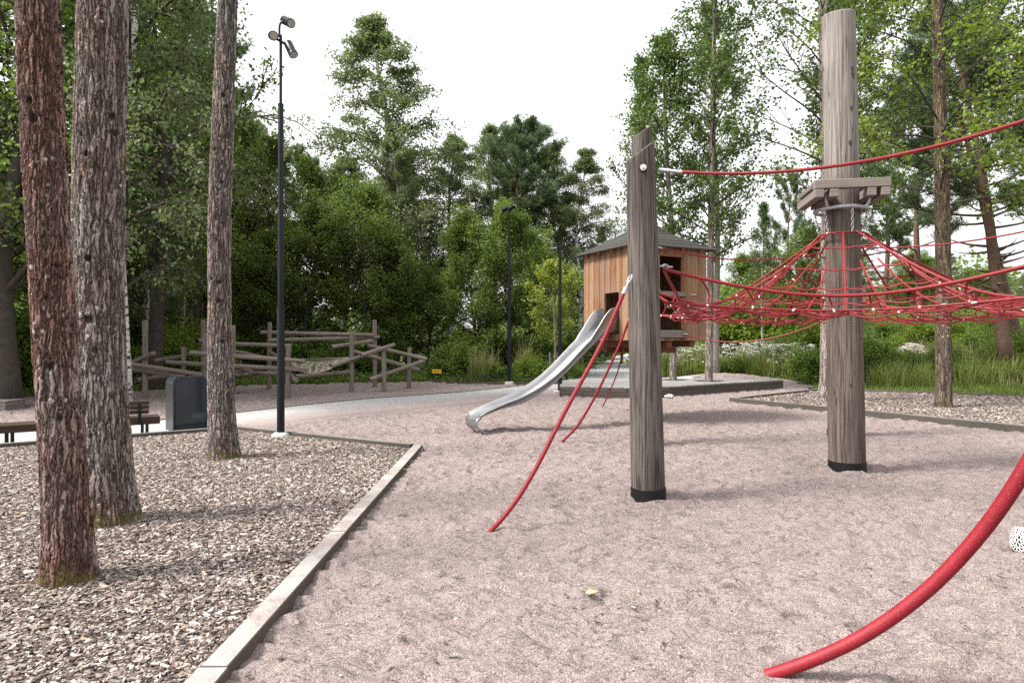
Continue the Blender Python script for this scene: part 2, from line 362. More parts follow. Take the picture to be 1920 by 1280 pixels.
# ------------------------------------------------------------------ ground, sand, path
def grid(xs, ys, zf, keep=None):
    X, Yg = np.meshgrid(xs, ys); V = np.stack([X, Yg, zf(X, Yg)], -1).reshape(-1, 3); n = len(xs)
    i, j = np.meshgrid(np.arange(len(ys) - 1), np.arange(n - 1), indexing='ij'); a = (i * n + j).ravel()
    Q = np.stack([a, a + 1, a + n + 1, a + n], -1)
    if keep is not None:
        c = V[Q].mean(1); Q = Q[keep(c[:, 0], c[:, 1])]
        used = np.unique(Q); mp = np.zeros(len(V), int); mp[used] = np.arange(len(used)); V = V[used]; Q = mp[Q]
    return V, Q
def graded(a, b, s0, g):
    o = [a]; s = s0
    while o[-1] < b: o.append(o[-1] + s); s *= g
    return np.array(o)
gx = np.concatenate([-graded(24, 900, 4, 1.3)[::-1], np.arange(-22, 30.1, 1), graded(34, 900, 4, 1.3)])
gy = np.concatenate([-graded(3, 900, 3, 1.4)[::-1], np.arange(-1, 50, 1), graded(52, 900, 4, 1.3)])
SANDP = [(-22, -3), (-22, 15.2), (-14.2, 17.3), (-12.1, 20), (-9.9, 22.6), (-6, 24.2), (-3.3, 24.7), (0, 24.3), (1.6, 23.5), (4.5, 25.5),
         (6.2, 27), (9.2, 27.3), (10.6, 24.5), (10.6, 22.5), (9.9, 20.9), (12, 19.8), (15.6, 18.4), (24, 15), (24, -3)]
tag(link('ground', npmesh('ground', *grid(gx, gy, lambda x, y: hz(x, y) - .03 - .2 * inpoly(x, y, SANDP)), True), MT['floor']), kind='structure')
sy = graded(-3, 27.5, .2, 1.0); sy = np.concatenate([np.arange(-3, 1.6, .3), graded(1.6, 27.4, .022, 1.0028)])
sx = np.concatenate([np.arange(-22, -6, .2), np.arange(-6, -2, .06), np.arange(-2, 5, .035), np.arange(5, 12, .06), np.arange(12, 24.1, .2)])
def soft_edge(x, y): return inpoly(x + .25 * np.sin(3.1 * y + 1.7 * x), y + .18 * np.sin(2.3 * x) + .1 * np.sin(7 * x), SANDP)
HEAPS = [(1.40, 6.57, .3, .025), (4.19, 8.0, .34, .03), (2.03, 10, .3, .03), (-1.15, 6.5, .25, .03), (-1.1, 8.2, .3, .03), (-1.25, 4.6, .22, .025), (-.75, 11.3, .4, -.03), (1.2, 12.3, .9, -.05)]
def heap(x, y): return sum(a_ * np.exp(-((x - px_) ** 2 + (y - py_) ** 2) / (r_ * r_)) for px_, py_, r_, a_ in HEAPS)

UP = [(-300, 838), (-60, 806), (60, 800), (240, 795), (330, 787), (440, 776), (560, 762), (680, 750), (860, 737), (1004, 722), (1085, 713)]
LO = [(-300, 880), (-60, 852), (0, 846), (240, 822), (330, 815), (443, 807), (500, 800), (600, 784), (740, 770), (880, 758), (1000, 744), (1050, 738)]
def interp_line(L, m):
    P = np.array([gp(*p)[:2] for p in L]); s = np.linspace(0, len(P) - 1, m); i = np.minimum(s.astype(int), len(P) - 2); f = (s - i)[:, None]
    return P[i] * (1 - f) + P[i + 1] * f
m_, k_ = 160, 30; A = interp_line(UP, m_); B = interp_line(LO, m_)
t = np.linspace(0, 1, k_)[None, :, None]; PV = A[:, None] * (1 - t) + B[:, None] * t
PV = np.concatenate([PV, np.broadcast_to(.026 - .075 * sm(.80, 1, t), (m_, k_, 1))], -1).reshape(-1, 3)
ii, jj = np.meshgrid(np.arange(m_ - 1), np.arange(k_ - 1), indexing='ij'); a = (ii * k_ + jj).ravel()
me = npmesh('path', PV, np.stack([a, a + k_, a + k_ + 1, a + 1], -1), True)
tt = np.tile(np.linspace(0, 1, k_), m_); along = np.repeat(np.linspace(0, 1, m_), k_)
fattr(me, 'sandy', sm(.30, .98, tt) * sm(.40, .52, along) * 1.25 + .12)
tag(link('path', me, MT['gravel']), kind='structure')
fp = [(4.9, 21.6), (1.6, 21.6), (1.75, 23.2), (2.6, 27), (5.2, 40), (9.5, 58), (12.3, 58), (9.8, 46), (6.6, 34), (5.8, 28), (7.2, 24.6)]
xs = np.arange(1.4, 12.6, .3); ys = np.arange(21.4, 58.2, .4)
v_, q_ = grid(xs, ys, lambda x, y: hz(x, y) * .0 + .03 + hz(x, y), lambda x, y: inpoly(x, y, fp))
me = npmesh('footpath', v_, q_, True); fattr(me, 'sandy', np.full(len(v_), -.25))
tag(link('footpath', me, MT['gravel']), kind='structure')
BEDL0 = [gp(795, 843)[:2], gp(443, 807)[:2], gp(-60, 847)[:2], np.array([-13, 7.2]), np.array([-13, .5]), np.array([-1.32, .5]), gp(402, 1280)[:2]]
BEDL_IN = [np.array([-1.52, 9.2]), np.array([-5.0, 11.25]), np.array([-8.3, 9.4]), np.array([-13, 7]), np.array([-13, .3]), np.array([-1.55, .3])]
BEDR_IN = [np.array([6.3, 16.9]), np.array([9.5, 11.6]), np.array([15, 6.5]), np.array([22, 14]), np.array([14.4, 17.6]), np.array([10, 19.8])]
sv, sq = grid(sx, sy, lambda x, y: hz(x, y) + heap(x, y), lambda x, y: soft_edge(x, y) & ~inpoly(x, y, BEDL_IN) & ~inpoly(x, y, BEDR_IN))
PATHP = [gp(*p)[:2] for p in UP] + [gp(X, Y + 3)[:2] for X, Y in LO[::-1]]
dd_ = np.zeros(len(sv))
for ox, oy in ((0, 0), (.25, 0), (-.25, 0), (0, .25), (0, -.25)): dd_ += inpoly(sv[:, 0] + ox, sv[:, 1] + oy, PATHP) / 5
me = npmesh('sand', sv, sq, True); fattr(me, 'amp', 1 - dd_)
tag(link('sand', me, MT['sand']), kind='structure')
# thin pale edging along the upper side of the path
EA = np.array([gp(X, Y) for X, Y in UP[2:]]); acc = Acc()
for p, q2 in zip(EA[:-1], EA[1:]):
    dlt = q2 - p; acc.add(box((p + q2) / 2 + np.array([0, .03, .02]), (np.hypot(*dlt[:2]) - .006, .07, .06), math.atan2(dlt[1], dlt[0])))
tag(acc.build('path_edging', MT['kerb'], smooth=False), 'thin pale concrete strip between the grey path and sand under the logs', 'edging')

# ------------------------------------------------------------------ wood chip beds
def kerb_line(acc, p, q2, wdt, z0, z1, gap=.004):
    p = np.array(p[:2]); q2 = np.array(q2[:2]); d = q2 - p; L = np.hypot(*d); a = math.atan2(d[1], d[0]); n = max(1, round(L / 1.9))
    for i in range(n):
        c = p + d * (i + .5) / n; acc.add(box((c[0], c[1], (z0 + z1) / 2 + rnd.uniform(-.002, .002)), (L / n - gap, wdt, z1 - z0), a))
BEDL = [gp(795, 843)[:2], gp(443, 807)[:2], gp(-60, 847)[:2], np.array([-13, 7.2]), np.array([-13, .5]), np.array([-1.32, .5]), gp(402, 1280)[:2]]
def chips(poly, zb, dens, name, kerbw, ymax=99, size=1.0, seed=3):
    rg = np.random.default_rng(seed); P = np.array(poly); lo = P.min(0); hi = P.max(0); pts = []
    n = int((hi[0] - lo[0]) * (hi[1] - lo[1]) * dens * 1.0)
    x = rg.uniform(lo[0], hi[0], n); y = rg.uniform(lo[1], hi[1], n)
    k = inpoly(x, y, poly) & (np.abs(x) < y * .86 + .6) & (rg.uniform(0, 1, n) < np.clip(11 / (y + 3), .25, 1)); x = x[k]; y = y[k]; n = len(x)
    far = np.clip(.75 + y * .035, .8, 1.25)
    L = rg.lognormal(math.log(.030), .45, n).clip(.010, .085) * size * far; W = L * rg.uniform(.22, .62, n); T = rg.uniform(.002, .006, n)
    yaw = rg.uniform(0, 2 * math.pi, n); pit = rg.normal(0, .22, n); rol = rg.normal(0, .28, n)
    cy, sy_ = np.cos(yaw), np.sin(yaw)
    ax = np.stack([cy * np.cos(pit), sy_ * np.cos(pit), np.sin(pit)], -1); bx_ = np.stack([-sy_ * np.cos(rol), cy * np.cos(rol), np.sin(rol)], -1)
    nz = np.cross(ax, bx_); c = np.stack([x, y, zb + rg.uniform(.0, .022, n)], -1)
    cor = np.array([[-1, -1], [1, -1], [1, 1], [-1, 1]]); jit = rg.uniform(.55, 1, (n, 4, 2))
    base = c[:, None] + (cor[None, :, :1] * jit[..., :1] * L[:, None, None] / 2) * ax[:, None] + (cor[None, :, 1:] * jit[..., 1:] * W[:, None, None] / 2) * bx_[:, None]
    top = base + (nz * T[:, None])[:, None]; V = np.concatenate([base, top], 1).reshape(-1, 3)
    Qs = (np.arange(n)[:, None, None] * 8 + BOXQ[None, 1:]).reshape(-1, 4)
    return tag(link(name, npmesh(name, V, Qs), MT['chip']), kind='stuff')
tag(prism('soil', BEDL, -.05, .02, MT['chipbase']), kind='structure')
chips(BEDL, .02, 5600, 'wood_chips', .1)
acc = Acc(); kz = .085
kp = [gp(403, 1290)[:2], gp(788, 845)[:2], gp(443, 809)[:2], gp(-60, 848)[:2]]
kerb_line(acc, np.array([-1.39, .5]), gp(400, 1282)[:2] + np.array([-0.0, 0]), .15, -.1, kz)
kerb_line(acc, gp(400, 1282)[:2], kp[1] + np.array([-.04, .08]), .135, -.1, kz)
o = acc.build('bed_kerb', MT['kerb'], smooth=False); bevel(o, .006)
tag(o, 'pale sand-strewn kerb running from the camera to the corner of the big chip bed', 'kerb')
acc = Acc(); kerb_line(acc, kp[1] + np.array([-.13, .03]), kp[2], .09, -.1, .098); kerb_line(acc, kp[2] + np.array([-.06, -.02]), kp[3], .09, -.1, .098)
o = acc.build('bed_kerb', MT['kerbside'], smooth=False); bevel(o, .005)
tag(o, 'dark grey kerb at the back of the big chip bed, beside bench, bin and tall lamp', 'kerb')
# right bed
R1, R2, R3, R4 = gp(1370, 754)[:2], gp(1930, 812)[:2], gp(1930, 748)[:2], gp(1545, 734)[:2]
R5 = R2 + (R2 - R1) * .6; R6 = R3 + (R3 - R4) * .8
BEDR = [R1, R2, R5, R6, R3, R4]
tag(prism('soil', BEDR, -.05, .05, MT['chipbase']), kind='structure')
chips(BEDR, .05, 1500, 'wood_chips', .1, size=1.25, seed=5)
acc = Acc(); kerb_line(acc, R1, R2, .12, -.1, .13); kerb_line(acc, R2, R5, .12, -.1, .13); kerb_line(acc, R1 + np.array([.12, .05]), R4, .10, -.1, .12)
kerb_line(acc, R4 + np.array([.08, 0]), R3, .10, -.1, .11); kerb_line(acc, R3, R6, .10, -.1, .11)
o = acc.build('bed_kerb', MT['kerbside'], smooth=False); bevel(o, .005)
tag(o, 'weathered timber kerb around the far chip bed behind the tallest post', 'kerb')

# ------------------------------------------------------------------ foreground trunks
def trunk_mesh(pts, name, seg=150, dz=.016, knots=(), flare=1.25, fl_h=.35, zmax=12, zfine=6.6):
    """pts: (x, y, z, radius) list along the stem, world minus base"""
    P = np.array(pts, float); zs = np.concatenate([np.arange(-.08, zfine, dz), np.arange(zfine, zmax + .2, .25)])
    C = np.stack([np.interp(zs, P[:, 2], P[:, 0]), np.interp(zs, P[:, 2], P[:, 1]), zs], -1)
    ker = np.hanning(41); ker /= ker.sum(); pad = lambda a: np.convolve(np.pad(a, 20, mode='edge'), ker, 'valid')
    r = np.interp(zs, P[:, 2], P[:, 3]); r[zs < zfine] = pad(r[zs < zfine]); C[zs < zfine, 0] = pad(C[zs < zfine, 0])
    a = np.arange(seg) * 2 * math.pi / seg
    rr = r[:, None] * np.ones(seg)[None]
    fl = np.exp(-np.clip(zs, 0, 9) / fl_h)[:, None]
    rr *= 1 + (flare - 1) * fl * (1 + .35 * np.sin(5 * a + 1.3)[None] + .25 * np.sin(3 * a + .4)[None])
    rr *= 1 + .018 * np.sin(2 * a[None] + zs[:, None] * 1.7) + .012 * np.sin(3 * a[None] - zs[:, None] * 2.9)
    V = np.stack([C[:, 0:1] + rr * np.cos(a), C[:, 1:2] + rr * np.sin(a), np.repeat(zs[:, None], seg, 1)], -1).reshape(-1, 3)
    n = len(zs); i, j = np.meshgrid(np.arange(n - 1), np.arange(seg), indexing='ij'); b = i * seg; j2 = (j + 1) % seg
    Q = np.stack([b + j, b + j2, b + seg + j2, b + seg + j], -1).reshape(-1, 4)
    me = npmesh(name, V, Q, True); kv = np.zeros((n, seg))
    for (ka, kzv, s) in knots:
        da = (a[None] - ka + math.pi) % (2 * math.pi) - math.pi; u = da * r[:, None] / s; vv = (zs[:, None] - kzv) / (s * 1.25)
        kv = np.maximum(kv, np.clip(1.35 - (u * u + vv * vv), 0, 1))
        vv2 = (zs[:, None] - kzv + np.abs(da * r[:, None]) * .55 - s) / (s * .22)            # the brow above a branch scar
        kv = np.maximum(kv, .8 * np.clip(1 - vv2 ** 2, 0, 1) * (np.abs(u) < 2.3))
    fattr(me, 'knot', kv.ravel()); return me
def px_trunk(rows, d, base):
    out = []
    for (X, Y, wpx) in rows:
        p = at(X, d, Y=Y); out.append((p[0] - base[0], 0, p[2], wpx / 2 / F * d))
    out.sort(key=lambda q: q[2]); return out
def facing(base, X, z_rows, d):
    return math.atan2(-1, -base[0] / base[1])
def knots_px(lst, d, base, rows):
    rows = sorted(rows, key=lambda q: q[1]); out = []
    for (X, Y, s) in lst:
        cx = np.interp(Y, [r[1] for r in rows], [r[0] for r in rows]); hw = np.interp(Y, [r[1] for r in rows], [r[2] for r in rows]) / 2
        view = math.atan2(-base[1], -base[0]); off = math.asin(max(-.98, min(.98, (X - cx) / hw)))
        out.append((view + off, zz(Y, d), s))
    return out

# ------------------------------------------------------------------ leaf and tree generators
def leaves(P, size, rg, up=.5, hang=0.0, wid=.32, jitter=.35):
    n = len(P); s = size * rg.uniform(1 - jitter, 1 + jitter, n)
    N = rg.normal(0, 1, (n, 3)); N[:, 2] = np.abs(N[:, 2]) + up; N /= np.linalg.norm(N, axis=1)[:, None]
    T = rg.normal(0, 1, (n, 3)); T[:, 2] -= hang; T -= N * (T * N).sum(1)[:, None]; T /= np.linalg.norm(T, axis=1)[:, None] + 1e-9
    Bn = np.cross(N, T); a = P; tip = P + T * s[:, None] - N * (s * .12)[:, None]
    mid = P + T * (s * .45)[:, None] + N * (s * .05)[:, None]; wv = Bn * (s * wid)[:, None]
    V = np.stack([a, mid + wv, tip, mid - wv], 1).reshape(-1, 3)
    return V, np.arange(n * 4).reshape(n, 4)
def needles(P, D, rg, L=.13, w=.010, k=7):
    n = len(P); V = []
    for i in range(k):
        T = D + rg.normal(0, .75, (n, 3)); T /= np.linalg.norm(T, axis=1)[:, None]; B = np.cross(T, rg.normal(0, 1, (n, 3))); B /= np.linalg.norm(B, axis=1)[:, None] + 1e-9
        l = L * rg.uniform(.7, 1.3, n)[:, None]; V.append(np.stack([P - B * w, P + B * w, P + T * l + B * w * .6, P + T * l - B * w * .6], 1))
    V = np.concatenate(V).reshape(-1, 3); return V, np.arange(len(V)).reshape(-1, 4)
def grow(seed, H, r0, cb, prof, nb, el0, bend, nsub, sublen, subdroop, nl, lsize, jit, mat_leaf, mat_bark, up=.5, hang=0, lean=(0, 0), wob=.15,
         kind='leaf', wid=.32, tip=True, dead=0, trunk=None, bpow=.9):
    rg = np.random.default_rng(seed); wood = Acc(); LP = []; LD = []; stem_ = None
    zs = np.linspace(-.3, H, 14); ph = rg.uniform(0, 6, 4)
    tx = lambda z: lean[0] * z / H + wob * np.sin(z * .55 + ph[0]) * z / H; ty = lambda z: lean[1] * z / H + wob * np.sin(z * .47 + ph[1]) * z / H
    if trunk is None:
        stem_ = Acc().add(tube(np.stack([tx(zs), ty(zs), zs], -1), r0 * (1 - np.clip(zs, 0, H) / H) ** .8 * (1 + .35 * np.exp(-np.clip(zs, 0, 9) / .4)) + .012, 10))
    for i in range(nb + dead):
        isd = i >= nb; f = rg.uniform(0, 1) * .4 - .5 if isd else (i + rg.uniform(0, 1)) / nb; fp_ = max(f, 0) ** bpow if f >= 0 else f * .7
        z = cb + (H - cb) * fp_; L = (prof(0) * .6 if isd else prof(f)) * rg.uniform(.65, 1.2); az = i * 2.399 + rg.uniform(-.5, .5)
        el = R_(el0(f) if callable(el0) else el0) + rg.normal(0, .12); m = 7; p = np.array([tx(z), ty(z), z]); pts = [p]; azz = az
        for s in range(m):
            el += R_(bend) / m; azz += rg.normal(0, .12); p = p + L / m * np.array([math.cos(azz) * math.cos(el), math.sin(azz) * math.cos(el), math.sin(el)]); pts.append(p)
        pts = np.array(pts); rb = max(.012, r0 * .34 * (1 - z / H) ** .7 + .006); wood.add(tube(pts, np.linspace(rb, .006, m + 1), 5, False))
        if isd: continue
        for j in range(nsub):
            s = rg.uniform(.22, 1) ** .8; k = min(int(s * m), m - 1); b = pts[k] + (pts[k + 1] - pts[k]) * (s * m - k)
            a2 = azz + rg.choice([-1, 1]) * rg.uniform(.2, 1.25); e2 = el + rg.normal(.1, .35); l2 = sublen * L * rg.uniform(.6, 1.2) * (1.15 - .5 * s) + .12
            q = b; sp = [q]
            for u in range(4):
                q = q + l2 / 4 * np.array([math.cos(a2) * math.cos(e2), math.sin(a2) * math.cos(e2), math.sin(e2)]); e2 += R_(subdroop) / 4 * rg.uniform(.6, 1.3); sp.append(q)
            sp = np.array(sp); wood.add(tube(sp, np.linspace(rb * .38 + .003, .003, 5), 3, False))
            c = rg.poisson(nl); uu = rg.uniform(.1, 1.0, c) * 3.999; ki = uu.astype(int); pp = sp[ki] + (sp[ki + 1] - sp[ki]) * (uu - ki)[:, None]
            LP.append(pp + rg.normal(0, jit, (c, 3)) * np.array([1, 1, .8])); LD.append(np.repeat((sp[-1] - sp[0])[None] / (l2 + 1e-6), c, 0))
    if tip:
        c = nl * 4; zt = H - rg.exponential(H * .035, c); LP.append(np.stack([tx(zt), ty(zt), zt], -1) + rg.normal(0, jit, (c, 3))); LD.append(np.tile([[0, 0, 1.]], (c, 1)))
    LP = np.vstack(LP); LD = np.vstack(LD); cr = Acc()
    cr.add(needles(LP, LD, rg, lsize, lsize * .07) if kind == 'needle' else leaves(LP, lsize, rg, up, hang, wid))
    wm = wood.mesh('branches', True); wm.materials.append(MT['dark_bark'] if mat_bark is MT['birch_bark'] else mat_bark)
    if stem_: sm_ = stem_.mesh('trunk', True); sm_.materials.append(mat_bark); wm = (sm_, wm)
    cm = cr.mesh('crown', False); cm.materials.append(mat_leaf)
    return wm, cm, H
def tree(proto, X, d, name, label, group=None, Ytop=None, H=None, rz=None, wide=1.0, cat='tree', base=None, x=None):
    wm, cm, h0 = proto; b = at(X, d) if x is None else np.array([x, d, 0.])
    b[2] = float(hz(b[0], b[1])) - .03
    if Ytop is not None: H = zz(Ytop, d) - b[2]
    s = H / h0; o = thing(name, label, cat, b, rnd.uniform(0, 6.28) if rz is None else rz, group); o.scale = (s * wide, s * wide, s)
    for nm, me in ((('trunk', wm[0]), ('branches', wm[1]), ('crown', cm)) if isinstance(wm, tuple) else (('trunk', wm), ('crown', cm))):
        c = bpy.data.objects.new(nm, me); COL.objects.link(c); c.parent = o
    return o
birchprof = lambda R: (lambda f: R * (1.04 - f) ** .75 * min(1, .55 + 2.2 * f) + .2)
weepprof = lambda R: (lambda f: R * (1.02 - f) ** .95 * min(1, .6 + 2.2 * f) * (1 + .2 * math.sin(f * 17)) + .1)
roundprof = lambda R: (lambda f: R * math.sqrt(max(.03, 1 - (1.75 * f - .7) ** 2)) + .2)
PB = [grow(s, 15, .17, 2.4, weepprof(4.6), 74, lambda f: 44 + 22 * f, -55, 10, .40, -125, 54, .095, .13, MT['L_birch'], MT['birch_bark'], .3, 1.6, wob=.35) for s in (1, 2)]
PD = [grow(s, 12, .20, 1.8, roundprof(3.3), 46, lambda f: 18 + 50 * f, 20, 11, .38, -25, 38, .13, .16, MT[m], MT['dark_bark'], .6, .3, wob=.6) for s, m in ((3, 'L_dark'), (4, 'L_mid'), (5, 'L_dark'))]
PM = [grow(s, 7, .11, .5, roundprof(2.3), 44, lambda f: 15 + 55 * f, 15, 10, .40, -15, 58, .115, .17, MT[m], MT['dark_bark'], .6, .3, wob=.5) for s, m in ((6, 'L_dark'), (7, 'L_mid'))]
PP = [grow(s, 14, .17, cbp, lambda f: 2.9 * (1 - f) ** .6 * min(1, .5 + 2 * f) + .5, 34, lambda f: 5 + 30 * f, 25, 11, .33, 25, 20, .16, .10, MT['L_pine'], MT['pine_bark'], kind='needle', wob=.3, dead=dn) for s, cbp, dn in ((8, 7.5, 6), (9, 4.5, 14))]
PA = [grow(s, 13, .13, 3.6, birchprof(2.5), 46, lambda f: 30 + 30 * f, 18, 9, .36, -12, 24, .10, .13, MT['L_aspen'], MT['aspen_bark'], .2, .5, wob=.2, wid=.42) for s in (10, 11)]
PY = grow(12, 4.2, .035, 1.3, roundprof(1.0), 26, lambda f: 25 + 35 * f, 10, 8, .4, -10, 26, .10, .10, MT['L_young'], MT['aspen_bark'], .5, .2, wob=.1)
def shrub(seed, H, Rr, n, ls, mat, mat2=None, up=.6):
    rg = np.random.default_rng(seed); st = Acc(); LP = []
    for i in range(22):
        az = rg.uniform(0, 6.28); R0 = Rr * rg.uniform(.25, 1); hh = H * rg.uniform(.5, 1.05) * (1 - .45 * (R0 / Rr) ** 2); t_ = np.linspace(0, 1, 6)[:, None]
        e = np.array([math.cos(az) * R0, math.sin(az) * R0, hh]); pts = t_ * e * np.array([1, 1, 0]) + np.array([0, 0, 1]) * (hh * t_ ** .75) + rg.normal(0, .03, (6, 3))
        st.add(tube(pts, np.linspace(.016, .004, 6), 4, False)); c = n // 22; u = rg.uniform(.25, 1, c) ** .7 * 4.999; k = u.astype(int)
        LP.append(pts[k] + (pts[k + 1] - pts[k]) * (u - k)[:, None] + rg.normal(0, .15 * Rr, (c, 3)) * np.array([1, 1, .8]))
    LP = np.vstack(LP); LP = LP[LP[:, 2] > .02]; cr = Acc().add(leaves(LP, ls, rg, up, .3, .33))
    wm = st.mesh('stem', True); wm.materials.append(MT['dark_bark']); cm = cr.mesh('foliage', False); cm.materials.append(mat); return wm, cm, H
SH = {k: shrub(s, 2.0, 1.3, 5200, .105, MT[m]) for k, s, m in (('dark', 21, 'L_dark'), ('mid', 22, 'L_mid'), ('bright', 23, 'L_bright'), ('cover', 24, 'L_cover'))}
def bush(kind, X, d, H, label, group=None, wide=1.0, name='shrub', x=None):
    o = tree(SH[kind], X, d, name, label, group, H=H, wide=wide, cat='shrub', x=x)
    for c, nm in zip(o.children, ('stem', 'foliage')): c.name = nm
    return o

# --- the three big trunks of the left bed
def big_tree(rows, d, base_px, mat, knots, label, seed, crown_h):
    base = at(base_px, d); pts = px_trunk(rows, d, base); x0 = pts[-1]; pv = pts[-2]
    sl_ = (x0[0] - pv[0]) / (x0[2] - pv[2]); H = crown_h + 2
    pts = [(0, 0, -.1, pts[0][3])] + pts + [(x0[0] + sl_ * (crown_h - x0[2]) * .6, 0, crown_h, x0[3] * .75), (x0[0] + sl_ * (H - x0[2]) * .5, 0, H, .02)]
    ztop = zz(-40, d) + .3
    me = trunk_mesh(pts, 'trunk', knots=knots_px(knots, d, base, rows), zmax=H, zfine=ztop, flare=1.14, fl_h=.22)
    o = thing('tree', label, 'tree', base); link('trunk', me, mat, o)
    return o
rows1 = [(132, 1112, 84), (127, 1000, 75), (118, 850, 70), (104, 650, 68), (92, 450, 68), (84, 300, 68), (76, 150, 66), (71, 0, 66)]
big_tree(rows1, 4.32, 132, MT['bark_red'], [(105, 500, .02), (88, 560, .018), (95, 685, .03), (66, 230, .035), (60, 200, .02), (140, 640, .018), (112, 780, .025)],
         'reddish trunk with white lichen spots, nearest of three in the left chip bed', 31, 7)
rows2 = [(206, 998, 96), (198, 900, 90), (190, 750, 86), (184, 600, 85), (184, 450, 83), (187, 300, 82), (190, 150, 80), (193, 0, 80)]
big_tree(rows2, 5.7, 206, MT['bark_grey'], [(170, 600, .035), (178, 655, .03), (207, 225, .03), (213, 255, .03), (157, 263, .025), (165, 300, .025), (188, 10, .04), (222, 460, .02), (170, 490, .025), (205, 525, .02)],
         'thickest grey brown furrowed trunk, mossy at its foot, in the left chip bed', 32, 8)
rows3 = [(421, 866, 52), (416, 780, 45), (412, 650, 41), (411, 500, 39), (413, 350, 38), (419, 200, 36), (424, 80, 34), (427, 0, 33)]
big_tree(rows3, 8.75, 421, MT['bark_grey'], [(418, 185, .03), (424, 205, .025), (403, 285, .03), (415, 345, .02), (416, 420, .02), (412, 530, .03), (410, 565, .03), (417, 640, .03), (398, 525, .02), (425, 715, .02)],
         'slim grey brown trunk standing right of the dark bin in the left chip bed', 33, 8.5)

# --- other trees near the playground
def mid_tree(rows, d, bx, mat, seed, cb, H, Rr, label, nb, leafmat_, nl=15, ls=.085, el=35, bend=-15, name='tree', nsub=9):
    base = at(bx, d); base[2] = float(hz(base[0], base[1])); pts = px_trunk(rows, d, base); x0 = pts[-1]
    pts = [(0, 0, -.1, pts[0][3])] + pts
    if H > x0[2]: pts.append((x0[0] * 1.25, 0, H, .015))
    me = trunk_mesh(pts, 'trunk', seg=44, dz=.04, zmax=H, zfine=min(H, 9), flare=1.2, fl_h=.2); o = thing(name, label, 'tree', base); link('trunk', me, mat, o)
    wm, cm, h0 = grow(seed, H, .10, cb, birchprof(Rr), nb, lambda f: el + 20 * f, bend, nsub, .36, -20, nl, ls, .13, leafmat_, MT['dark_bark'], .2, .5, wob=0, trunk=1, lean=(x0[0] * H / x0[2], 0), wid=.42)
    for nm, me in (('branches', wm), ('crown', cm)):
        c = bpy.data.objects.new(nm, me); COL.objects.link(c); c.parent = o
    return o
mid_tree([(1262, 712, 13), (1262, 640, 12), (1260, 430, 10), (1250, 300, 8), (1246, 180, 5)], 21.2, 1262, MT['bark_far'], 41, 4.4, 11.4, 2.0, 'slimmer aspen growing through the deck behind the timber playhouse', 56, MT['L_aspen'], 20, .095)
mid_tree([(1329, 718, 14), (1330, 640, 13), (1333, 450, 12), (1335, 300, 11), (1338, 120, 8), (1340, 0, 6)], 20.6, 1329, MT['bark_far'], 42, 4.2, 15.0, 2.6, 'aspen with a straight pale trunk growing through the deck right of the playhouse', 70, MT['L_aspen'], 19, .095)
mid_tree([(1548, 756, 32), (1550, 740, 25), (1553, 600, 25), (1552, 400, 23), (1549, 200, 21), (1546, 60, 20), (1544, 0, 17)], 16.6, 1549, MT['bark_far'], 43, 5.0, 14.0, 3.0, 'grey aspen close behind the tallest timber post', 46, MT['L_aspen'], 17, .09)
mid_tree([(1769, 768, 30), (1769, 740, 26), (1769, 550, 26), (1767, 400, 25), (1764, 250, 22), (1760, 100, 19), (1757, 0, 17)], 15.1, 1769, MT['bark_dark'], 44, 4.7, 13.5, 3.5, 'straight brown speckled trunk in the far chip bed with hanging bright leaves', 62, MT['L_bright'], 26, .085, 30, -40)

# ------------------------------------------------------------------ woods behind
W = 'trees in the woods behind the playground'
tree(PB[0], 230, 16.5, 'birch_tree', 'white birch trunk showing behind the thickest furrowed trunk', H=17, rz=1.0)
tree(PD[1], 292, 21, 'tree', 'dark tree whose tall crown fills the sky between the thick and the slim trunk', H=17.5, rz=.4, wide=.8)
tree(PB[1], 150, 24, 'birch_tree', 'birch crown seen between the two nearest trunks', H=19, rz=2, wide=1.2)
tree(PD[0], 20, 15.5, 'tree', 'dark limbed tree spreading at the left edge of the photo', H=14, rz=3.3)
tree(PD[2], -90, 19, 'tree', 'dense dark tree outside the limbed one at the left edge', H=17, rz=5, wide=1.1)
for X, d, yt, k, lab in ((512, 30, 285, 1, 'airy mid green tree just left of the tallest lamp'), (585, 33, 330, 0, 'dark rounded tree just right of the tallest lamp'), (455, 33, 240, 1, 'mid green crown between slim trunk and tallest lamp')):
    tree(PD[k], X, d, 'tree', lab, Ytop=yt, wide=.95)
tree(PB[0], 718, 34, 'birch_tree', 'tallest weeping birch, its pointed top standing alone against the sky', Ytop=40, rz=.3, wide=1.3)
tree(PB[1], 768, 37, 'birch_tree', 'shorter birch leaning on the right side of the tallest birch', Ytop=285, rz=2.2, wide=1.35)
tree(PB[1], 845, 38, 'birch_tree', 'birch with a bluntly pointed top midway between tallest birch and pine', Ytop=258, rz=4.0, wide=1.3)
tree(PB[0], 925, 42, 'birch_tree', 'birch top rising just left of the dark green pine', Ytop=236, rz=5.2, wide=1.2)
tree(PP[0], 962, 37, 'pine_tree', 'pine with reddish trunk above the two headed lamp', Ytop=262, rz=1.2, wide=.95)
tree(PP[0], 990, 38.5, 'pine_tree', 'pine with broad dark green top right of the two headed lamp', Ytop=246, rz=3.9, wide=1.15)
tree(PB[1], 1040, 41, 'birch_tree', 'birch rising directly behind the arm lamp', Ytop=275, rz=1.9, wide=1.25)
tree(PB[0], 1087, 38, 'birch_tree', 'weeping birch next to the open sky left of the playhouse', Ytop=282, rz=3.0, wide=1.25)
tree(PB[1], 645, 40, 'birch_tree', 'low birch crown left of the tallest birch', Ytop=300, rz=3.6, wide=1.6)
